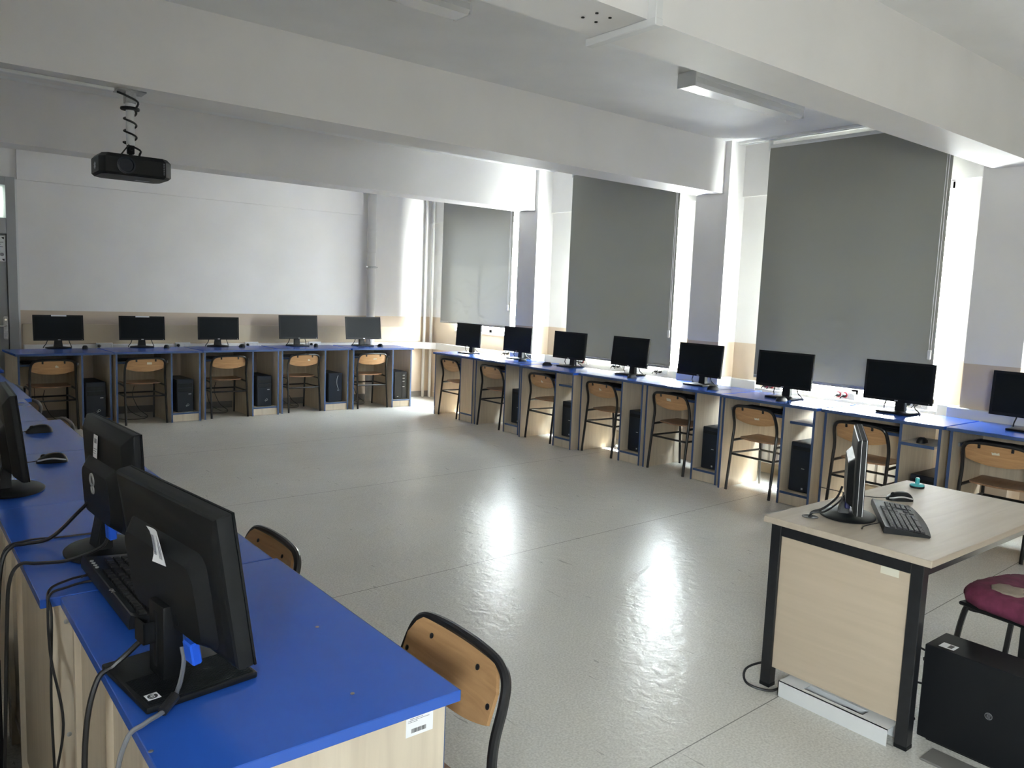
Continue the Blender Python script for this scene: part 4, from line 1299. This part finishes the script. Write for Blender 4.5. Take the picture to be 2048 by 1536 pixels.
# towers and parts on the floor behind the left row
make_tower('black tower standing on the floor behind the second left desk', (0.135, 2.98, 0.0), rad(180), None, 'x', 0.19, 0.42, 0.44)
# the tower beside the teacher desk: its side faces the camera
tt = make_tower('big black tower on the floor beside the teacher desk', (2.905, 0.715, 0.0), 0, None, 'x', 0.165, 0.344, 0.42)
bm = bmesh.new()
mm = frame((-0.0832, 0.20, 0.175), (0, 0, 1), (0, 1, 0), (-1, 0, 0))
tube(bm, [(0.011 * math.cos(a), 0.011 * math.sin(a), 0) for a in [2 * PI * i / 20 for i in range(20)]], 0.0012, 5, closed=True, mat=mm)
for k in range(4):
    box(bm, -0.008 + k * 0.0045, -0.006 + k * 0.0045, -0.006, 0.006, -0.0003, 0.0004, mat=mm)
obj('emblem', bm, M_CABLE_G, tt, smooth=None)
bm = bmesh.new(); box(bm, -0.06, -0.015, 0.335, 0.385, 0.344, 0.3446); sk_ = obj('barcode_sticker', bm, M_PAPER, tt, smooth=None); sk_['label'] = 'white barcode sticker'
bm = bmesh.new()
for k in range(12):
    box(bm, -0.052 + k * 0.0026, -0.0506 + k * 0.0026, 0.345, 0.36, 0.3446, 0.3449)
obj('barcode', bm, M_INK, sk_, smooth=None)
for k, z_ in enumerate((0.27, 0.22, 0.16)):
    obj('rear_connector', B((-0.06 + 0.02 * k, -0.03 + 0.02 * k, 0.42, 0.432, z_, z_ + 0.014), bev=0.002), M_BLK, tt)

# ================================================================== PROJECTOR
t = thing('projector', 'black projector hanging from the ceiling beam on a white pole', 'projector', (1.075, 4.63, 2.09), rad(0))
bm = bmesh.new()
# body: rounded box hung upside down, chamfered front corners
o_ = [(-0.175, -0.10), (-0.15, -0.135), (0.14, -0.135), (0.175, -0.10), (0.175, 0.085), (0.15, 0.12), (-0.13, 0.12), (-0.175, 0.075)]
def ringp(z_, k):
    return [bm.verts.new((x_ * k, y_ * k, z_)) for x_, y_ in o_]
R = [ringp(-0.052, 0.93), ringp(-0.040, 1.0), ringp(0.035, 1.0), ringp(0.055, 0.90)]
for a, b_ in zip(R, R[1:]):
    for i in range(8):
        bm.faces.new((a[i], a[(i + 1) % 8], b_[(i + 1) % 8], b_[i]))
bm.faces.new(R[0][::-1]); bm.faces.new(R[-1])
obj('body', bm, M_BLK, t, smooth=25)
bm = bmesh.new(); lathe(bm, [(0.042, 0.0), (0.044, 0.018), (0.036, 0.020), (0.033, 0.012), (0.01, 0.011)], 24, mat=frame((-0.055, -0.132, -0.002), (1, 0, 0), (0, 0, 1), (0, -1, 0)))
obj('lens', bm, M_NAVY, t)
obj('rating_label', B((0.03, 0.10, 0.02, 0.06, -0.0535, -0.052)), M_CABLE_G, t, smooth=None)
obj('lens_slider', B((-0.06, -0.005, -0.1385, -0.134, -0.035, -0.030), bev=0.001), M_BLK2, t)
bm = bmesh.new()
for k in range(7):
    box(bm, 0.128, 0.134, -0.138, -0.134, -0.03 + k * 0.009, -0.025 + k * 0.009)
obj('vent_slots', bm, M_CABLE_G, t, smooth=None)
bm = bmesh.new()
for a in (0, 60, 120):
    box(bm, -0.004, 0.004, -0.018, 0.018, 0, 0.004, bev=0.001, mat=frame((-0.176, -0.03, -0.008), (0, 1, 0), (0, 0, 1), (-1, 0, 0)) @ Matrix.Rotation(rad(a), 4, 'Z'))
obj('side_knob', bm, M_SILVER, t)
bm = bmesh.new(); lathe(bm, [(0.021, 0.12), (0.021, 0.305), (0.024, 0.306), (0.024, 0.385)], 18); obj('pole', bm, M_PLASTIC_W, t)
bm = bmesh.new(); box(bm, -0.07, 0.07, -0.055, 0.055, 0.390, 0.397, bev=0.001); box(bm, -0.026, 0.026, -0.026, 0.026, 0.335, 0.392, bev=0.002); obj('ceiling_plate', bm, M_STEEL, t)
bm = bmesh.new(); lathe(bm, [(0.020, 0.300), (0.046, 0.302), (0.048, 0.308), (0.046, 0.314), (0.020, 0.316)], 24); obj('collar', bm, M_BLK, t)
bm = bmesh.new(); box(bm, -0.018, 0.018, -0.012, 0.012, 0.075, 0.128, bev=0.004); lathe(bm, [(0.008, 0.0), (0.008, 0.02)], 12, mat=frame((0, -0.008, 0.10), (1, 0, 0), (0, 0, 1), (0, -1, 0)))
box(bm, -0.05, 0.05, -0.02, 0.02, 0.053, 0.060, bev=0.002); lathe(bm, [(0.010, 0.056), (0.010, 0.08)], 12)
obj('mount_joint', bm, M_BLK, t)
bm = bmesh.new()
pts = [(-0.06, 0.0, 0.385), (-0.02, -0.035, 0.365), (0.035, -0.02, 0.345), (0.032, 0.02, 0.315)]
for k in range(22):
    a = -0.4 + k * 0.75
    pts.append((0.030 * math.cos(a), 0.030 * math.sin(a), 0.29 - k * 0.0075))
pts += [(0.04, -0.02, 0.10), (0.045, 0.0, 0.08), (0.04, 0.02, 0.05)]
tube(bm, catmull(pts, 4), 0.0055, 6)
obj('cable', bm, M_CABLE, t)
bm = bmesh.new(); tube(bm, catmull([(-0.012, -0.02, 0.12), (-0.035, -0.03, 0.09), (-0.055, -0.03, 0.06), (-0.05, -0.02, 0.05)], 5), 0.004, 6); obj('cable', bm, M_CABLE, t)

# ================================================================== TEACHER'S DESK
t = thing('teacher_desk', 'pale maple teacher desk with black steel frame and end panel', 'desk', (2.675, 1.08, 0))
L_, D_ = 1.19, 0.635
obj('top', B((0, L_, 0, D_, TZ - 0.025, TZ), bev=0.0015), M_MAPLE_TOP, t)
s = 0.042
for x_ in (0.012, L_ - 0.06):
    for y_ in (0.028, D_ - 0.07):
        lg_ = obj('leg', B((x_, x_ + s, y_, y_ + s, 0.012, TZ - 0.027), bev=0.002), M_FRAME_BLK, t)
        obj('foot_cap', B((x_ - 0.001, x_ + s + 0.001, y_ - 0.001, y_ + s + 0.001, 0, 0.016), bev=0.002), M_BLK, lg_)
for x_ in (0.012, L_ - 0.06):
    obj('cross_bar', B((x_, x_ + s, 0.028 + s, D_ - 0.07, TZ - 0.067, TZ - 0.027), bev=0.002), M_FRAME_BLK, t)
for y_ in (0.028, D_ - 0.07):
    obj('long_bar', B((0.012 + s, L_ - 0.06, y_, y_ + s, TZ - 0.067, TZ - 0.027), bev=0.002), M_FRAME_BLK, t)
pn = obj('end_panel', B((0.024, 0.042, 0.028 + s, D_ - 0.07, 0.085, TZ - 0.067)), M_MAPLE, t, smooth=None)
obj('blank_label', B((0.0232, 0.024, 0.112, 0.176, 0.588, 0.626)), M_PAPER_C, pn, smooth=None)
obj('modesty_panel', B((0.055, L_ - 0.062, D_ - 0.055, D_ - 0.037, 0.30, TZ - 0.068)), M_MAPLE, t, smooth=None)
bm = bmesh.new(); lathe(bm, [(0.027, TZ - 0.002), (0.031, TZ), (0.031, TZ + 0.001), (0.026, TZ + 0.0012), (0.024, TZ + 0.0004)], 24, mat=Matrix.Translation((0.145, 0.525, 0)))
gm = obj('grommet', bm, M_BLK, t)
bm = bmesh.new()
for pts in ([(2.819, 1.606, TZ), (2.825, 1.60, TZ + 0.02), (2.86, 1.575, TZ + 0.035), (2.91, 1.552, TZ + 0.075), (2.935, 1.545, TZ + 0.12)],):
    tube(bm, catmull(pts, 6), 0.0045, 6)
tag(obj('monitor_cable', bm, M_CABLE), 'thick black cable rising from the desk hole to the teacher monitor', 'cable')
bm = bmesh.new(); tube(bm, catmull([(2.815, 1.609, TZ), (2.82, 1.595, TZ + 0.018), (2.85, 1.565, TZ + 0.025), (2.90, 1.548, TZ + 0.05), (2.955, 1.545, TZ + 0.075)], 6), 0.0035, 6)
tag(obj('monitor_cable', bm, M_CABLE), 'thinner black cable from the desk hole to the teacher monitor', 'cable')
bm = bmesh.new(); tube(bm, catmull([(2.822, 1.611, TZ), (2.83, 1.605, TZ + 0.02), (2.865, 1.585, TZ + 0.02), (2.92, 1.61, TZ + 0.004), (3.05, 1.60, TZ + 0.003), (3.15, 1.57, TZ + 0.003)], 6), 0.002, 5)
tag(obj('keyboard_cable', bm, M_CABLE), 'thin black cable running behind the teacher monitor base', 'cable')
# teal knob thing
t = thing('magnet_stamp', 'round teal and black stamp with upright knob on teacher desk', 'stamp', (3.745, 1.612, TZ + 0.0006))
bm = bmesh.new(); lathe(bm, [(0.030, 0.0), (0.032, 0.003), (0.031, 0.009)], 28); obj('rubber_base', bm, M_BLK, t)
bm = bmesh.new(); lathe(bm, [(0.031, 0.009), (0.032, 0.013), (0.024, 0.018), (0.012, 0.019)], 28); obj('disc', bm, M_TEAL, t)
bm = bmesh.new(); lathe(bm, [(0.010, 0.018), (0.009, 0.032), (0.010, 0.040), (0.007, 0.046)], 16); obj('knob', bm, M_TEAL, t)
# floor raceway under the end panel
t = thing('floor_trunking', 'white metal cable trunking on floor under the teacher desk end', 'cable trunking', (2.662, 1.165, 0))
bm = bmesh.new()
box(bm, 0.0, 0.003, 0, 0.425, 0.0, 0.062); box(bm, 0.085, 0.088, 0, 0.425, 0.0, 0.062)
box(bm, 0, 0.088, 0, 0.10, 0.059, 0.062); box(bm, 0, 0.088, 0.33, 0.425, 0.059, 0.062); box(bm, 0, 0.022, 0.10, 0.33, 0.059, 0.062); box(bm, 0.066, 0.088, 0.10, 0.33, 0.059, 0.062)
box(bm, 0, 0.088, 0.422, 0.425, 0, 0.062)
obj('channel', bm, M_PLASTIC_W, t, smooth=None)
bm = bmesh.new(); tube(bm, catmull([(0.045, 0.02, 0.03), (0.05, 0.15, 0.045), (0.04, 0.25, 0.04), (0.045, 0.40, 0.03)], 5), 0.006, 6); obj('cable', bm, M_CABLE, t)
obj('end_clip', B((0.070, 0.088, -0.03, -0.001, 0.0, 0.05), bev=0.003), M_PLASTIC_W, t)
o = obj('floor_channel', B((2.68, 2.78, 0.30, 1.06, 0.0, 0.008), bev=0.002), plain('grey_floor_cover', (0.20, 0.19, 0.18), 0.4)); tag(o, 'flat grey cable cover strip on floor left of the big tower', 'cable cover')
bm = bmesh.new(); tube(bm, catmull([(2.80, 1.62, 0.09), (2.76, 1.715, 0.06), (2.66, 1.735, 0.05), (2.605, 1.69, 0.025), (2.65, 1.615, 0.012), (2.74, 1.60, 0.02)], 8), 0.005, 6)
tag(obj('power_cable', bm, M_CABLE), 'black cable looping round the far foot of the teacher desk', 'cable')
bm = bmesh.new(); tube(bm, catmull([(2.89, 1.148, 0.29), (2.88, 1.22, 0.30), (2.82, 1.26, 0.27), (2.80, 1.24, 0.12), (2.835, 1.26, 0.012), (2.80, 1.33, 0.008)], 7), 0.004, 6)
tag(obj('power_cable', bm, M_CABLE), 'black cable arching out of the big tower beside the teacher desk', 'cable')
bm = bmesh.new(); tube(bm, catmull([(2.90, 1.15, 0.165), (2.89, 1.20, 0.15), (2.85, 1.19, 0.08), (2.88, 1.17, 0.03), (2.92, 1.22, 0.006), (2.90, 1.33, 0.006), (2.96, 1.36, 0.006)], 7), 0.004, 6)
tag(obj('power_cable', bm, M_CABLE), 'tangled black cable low behind the big tower', 'cable')
bm = bmesh.new(); box(bm, 2.757, 2.815, 1.165, 1.215, 0.0, 0.045, bev=0.006); tag(obj('power_adapter', bm, M_BLK), 'small black power adapter on floor between desk leg and tower', 'adapter')

# ================================================================== MAROON CUSHIONED STOOL
t = thing('cushioned_stool', 'stool with torn maroon seat cover at the right edge', 'stool', (3.355, 0.955, 0), rad(-12))
def cushion(u, v, top):
    a = 2 * PI * u
    k = v ** 0.6
    sx, sy = 0.225, 0.215
    x_ = sx * math.copysign(abs(math.cos(a)) ** 0.62, math.cos(a)) * k
    y_ = sy * math.copysign(abs(math.sin(a)) ** 0.62, math.sin(a)) * k
    return x_, y_
bm = bmesh.new()
NU, NV = 72, 22
rows_ = []
for j in range(NV + 1):
    f = j / NV
    rg = []
    for i in range(NU):
        a = 2 * PI * i / NU
        if f < 0.5:
            k = f / 0.5 * 0.93; z_ = 0.478 - 0.012 * k ** 4
        elif f < 0.78:
            q = (f - 0.5) / 0.28; k = 0.93 + 0.07 * math.sin(q * PI * 0.9); z_ = 0.466 - 0.062 * q
        else:
            q = (f - 0.78) / 0.22; k = 0.95 * (1 - q); z_ = 0.404 - 0.004 * q
        x_ = 0.225 * math.copysign(abs(math.cos(a)) ** 0.55, math.cos(a)) * max(k, 0.002)
        y_ = 0.215 * math.copysign(abs(math.sin(a)) ** 0.55, math.sin(a)) * max(k, 0.002)
        w1 = 0.0035 * math.sin(31 * a + 9 * f) * (0.2 + f) + 0.003 * math.sin(13 * a - 40 * x_) if 0.1 < f < 0.85 else 0
        wr = 0.004 * math.sin(70 * (x_ * 0.8 + y_ * 0.3) + 3 * math.sin(18 * y_)) if f < 0.5 else 0
        rg.append(bm.verts.new((x_ * (1 + w1 * 3), y_ * (1 + w1 * 3), z_ + wr * (0.3 + f))))
    rows_.append(rg)
for a, b_ in zip(rows_, rows_[1:]):
    for i in range(NU):
        bm.faces.new((a[i], a[(i + 1) % NU], b_[(i + 1) % NU], b_[i]))
bm.faces.new(rows_[0]); bm.faces.new(rows_[-1][::-1])
cu_ = obj('cushion', bm, M_MAROON, t, smooth=70)
bm = bmesh.new()
tear = [(-0.150, 0.005), (-0.165, 0.05), (-0.158, 0.095), (-0.128, 0.115), (-0.085, 0.112), (-0.062, 0.090), (-0.070, 0.065), (-0.045, 0.035), (-0.075, 0.040), (-0.082, 0.012), (-0.110, 0.020), (-0.118, -0.004)]
cx_, cy_ = -0.108, 0.055
vs_ = [bm.verts.new((x_, y_, 0.4825)) for x_, y_ in tear]
in_ = [bm.verts.new((cx_ + (x_ - cx_) * 0.75, cy_ + (y_ - cy_) * 0.75, 0.4865)) for x_, y_ in tear]
lo_ = [bm.verts.new((x_, y_, 0.470)) for x_, y_ in tear]
for i in range(len(tear)):
    k = (i + 1) % len(tear)
    bm.faces.new((vs_[i], vs_[k], in_[k], in_[i])); bm.faces.new((lo_[i], lo_[k], vs_[k], vs_[i]))
bm.faces.new(in_); bm.faces.new(lo_[::-1])
obj('bare_foam', bm, M_FOAM, cu_, smooth=60)['label'] = 'beige foam showing through the tear'
obj('seat_board', B((-0.20, 0.20, -0.19, 0.19, 0.388, 0.402), bev=0.004), M_BLK, t)
for s in (-1, 1):
    bm = bmesh.new()
    tube(bm, catmull([(s * 0.15, -0.17, 0.384), (s * 0.155, 0.02, 0.382), (s * 0.16, 0.15, 0.376), (s * 0.17, 0.185, 0.34), (s * 0.185, 0.225, 0.0)], 6), 0.011, 8)
    obj('leg', bm, M_TUBE, t)
    bm = bmesh.new()
    tube(bm, catmull([(s * 0.15, -0.10, 0.385), (s * 0.155, -0.13, 0.36), (s * 0.17, -0.17, 0.2), (s * 0.185, -0.205, 0.0)], 6), 0.011, 8)
    obj('leg', bm, M_TUBE, t)
bm = bmesh.new(); tube(bm, [(-0.165, -0.155, 0.20), (0.165, -0.155, 0.20)], 0.009); obj('stretcher', bm, M_TUBE, t)
bm = bmesh.new(); lathe(bm, [(0.008, 0.36), (0.012, 0.366), (0.012, 0.378), (0.006, 0.388)], 12, mat=Matrix.Translation((-0.10, 0.12, 0))); obj('wing_nut', bm, M_TUBE, t)
for s in (-1, 1):
    bm = bmesh.new(); box(bm, s * 0.19 - 0.014, s * 0.19 + 0.014, -0.205, -0.19, 0.385, 0.80, bev=0.003); obj('back_post', bm, M_TUBE, t)
obj('backrest', B((-0.20, 0.20, -0.222, -0.206, 0.62, 0.80), bev=0.006), M_MAROON, t)

# ================================================================== LOOSE CABLES BEHIND THE LEFT ROW
def cable(pts, r, label, mat=None, name='cable'):
    bm = bmesh.new(); tube(bm, catmull(pts, 7), r, 7)
    return tag(obj(name, bm, mat or M_CABLE), label, 'cable')
cable([(0.40, 1.505, 0.90), (0.385, 1.515, 0.86), (0.345, 1.535, 0.812), (0.315, 1.54, 0.786), (0.285, 1.535, 0.765), (0.262, 1.52, 0.66), (0.255, 1.50, 0.40), (0.25, 1.48, 0.02)], 0.0052, 'thick black power cable hanging from the nearest monitor over the desk edge', name='monitor_cable')
cable([(0.405, 1.425, 0.845), (0.405, 1.415, 0.82), (0.385, 1.375, 0.797), (0.355, 1.335, 0.784), (0.315, 1.315, 0.779), (0.284, 1.31, 0.760), (0.265, 1.30, 0.66), (0.258, 1.28, 0.30), (0.25, 1.27, 0.02)], 0.0042, 'grey video cable from blue plug across the nearest monitor base', M_CABLE_G, 'monitor_cable')
bm = bmesh.new(); tube(bm, [(0.372, 1.352, 0.793), (0.345, 1.328, 0.784)], 0.009, 10); tag(obj('ferrite_core', bm, M_CABLE), 'black ferrite lump on the grey video cable', 'cable')
cable([(0.435, 2.37, 0.895), (0.41, 2.39, 0.862), (0.345, 2.42, 0.79), (0.285, 2.43, 0.780), (0.252, 2.42, 0.779), (0.228, 2.41, 0.74), (0.215, 2.40, 0.60), (0.20, 2.38, 0.30), (0.195, 2.36, 0.02)], 0.0052, 'thick black cable from the rings monitor over the desk edge', name='monitor_cable')
cable([(0.455, 2.245, 0.825), (0.43, 2.23, 0.80), (0.355, 2.235, 0.778), (0.29, 2.25, 0.778), (0.252, 2.262, 0.778), (0.230, 2.27, 0.735), (0.222, 2.275, 0.62), (0.21, 2.28, 0.30), (0.20, 2.29, 0.02)], 0.0045, 'black video cable leaving the round base of the rings monitor', name='monitor_cable')
cable([(0.46, 2.46, 0.774), (0.38, 2.47, 0.773), (0.29, 2.475, 0.775), (0.235, 2.47, 0.745), (0.21, 2.46, 0.55), (0.205, 2.45, 0.25), (0.20, 2.44, 0.02)], 0.0025, 'thin black cable dropping behind the second left desk', name='monitor_cable')
cable([(0.43, 2.10, 0.776), (0.36, 2.10, 0.776), (0.325, 2.085, 0.776), (0.29, 2.05, 0.778), (0.275, 2.0, 0.772), (0.277, 1.965, 0.74), (0.27, 1.95, 0.55), (0.272, 1.94, 0.30), (0.265, 1.95, 0.02)], 0.003, 'thin black cable dropping between the two nearest desks', name='keyboard_cable')
cable([(0.43, 2.05, 0.7755), (0.36, 2.055, 0.776), (0.32, 2.04, 0.776), (0.283, 2.012, 0.777), (0.270, 1.965, 0.755), (0.268, 1.925, 0.66), (0.283, 1.885, 0.52), (0.260, 1.875, 0.36), (0.273, 1.84, 0.20), (0.265, 1.82, 0.02)], 0.003, 'second thin black cable between the two nearest desks, kinked', name='keyboard_cable')
t = thing('power_strip', 'black power strip with plug on floor behind the left row', 'power strip', (0.09, 2.28, 0), rad(85))
obj('body', B((-0.16, 0.16, -0.03, 0.03, 0, 0.04), bev=0.006), M_BLK, t)
for k in range(3):
    bm = bmesh.new(); lathe(bm, [(0.020, 0.04), (0.020, 0.043), (0.016, 0.0415)], 16, mat=Matrix.Translation((-0.10 + k * 0.085, 0, 0))); obj('outlet', bm, M_BLK2, t)
obj('plug', B((0.055, 0.09, -0.018, 0.018, 0.042, 0.085), bev=0.005), M_PLASTIC_W, t)
# cables under the back wall desks
for i in range(5):
    bx, by = far_x[i] + 0.25, far_y[i] + 0.50
    rr = random.Random(20 + i)
    cable([(bx + 0.05, by, 0.36), (bx + 0.04, by + 0.03, 0.25), (bx + 0.10, by + 0.02, 0.10), (bx + 0.18, by - 0.02, 0.02), (bx + 0.10, by - 0.10, 0.007), (bx - 0.05, by - 0.06 + rr.uniform(-0.05, 0.05), 0.007), (bx - 0.14, by + 0.05, 0.007)], 0.0035,
          'black cable on floor under the %s desk from the door' % ordn[i], name='power_cable')
    cable([(bx + 0.06, by + 0.12, 0.72), (bx - 0.02, by + 0.13, 0.45), (bx + 0.0, by + 0.10, 0.12), (bx + 0.12, by + 0.06, 0.01), (bx + 0.19, by + 0.02, 0.008)], 0.003, 'thin black cable hanging behind the %s desk from the door' % ordn[i], name='power_cable')
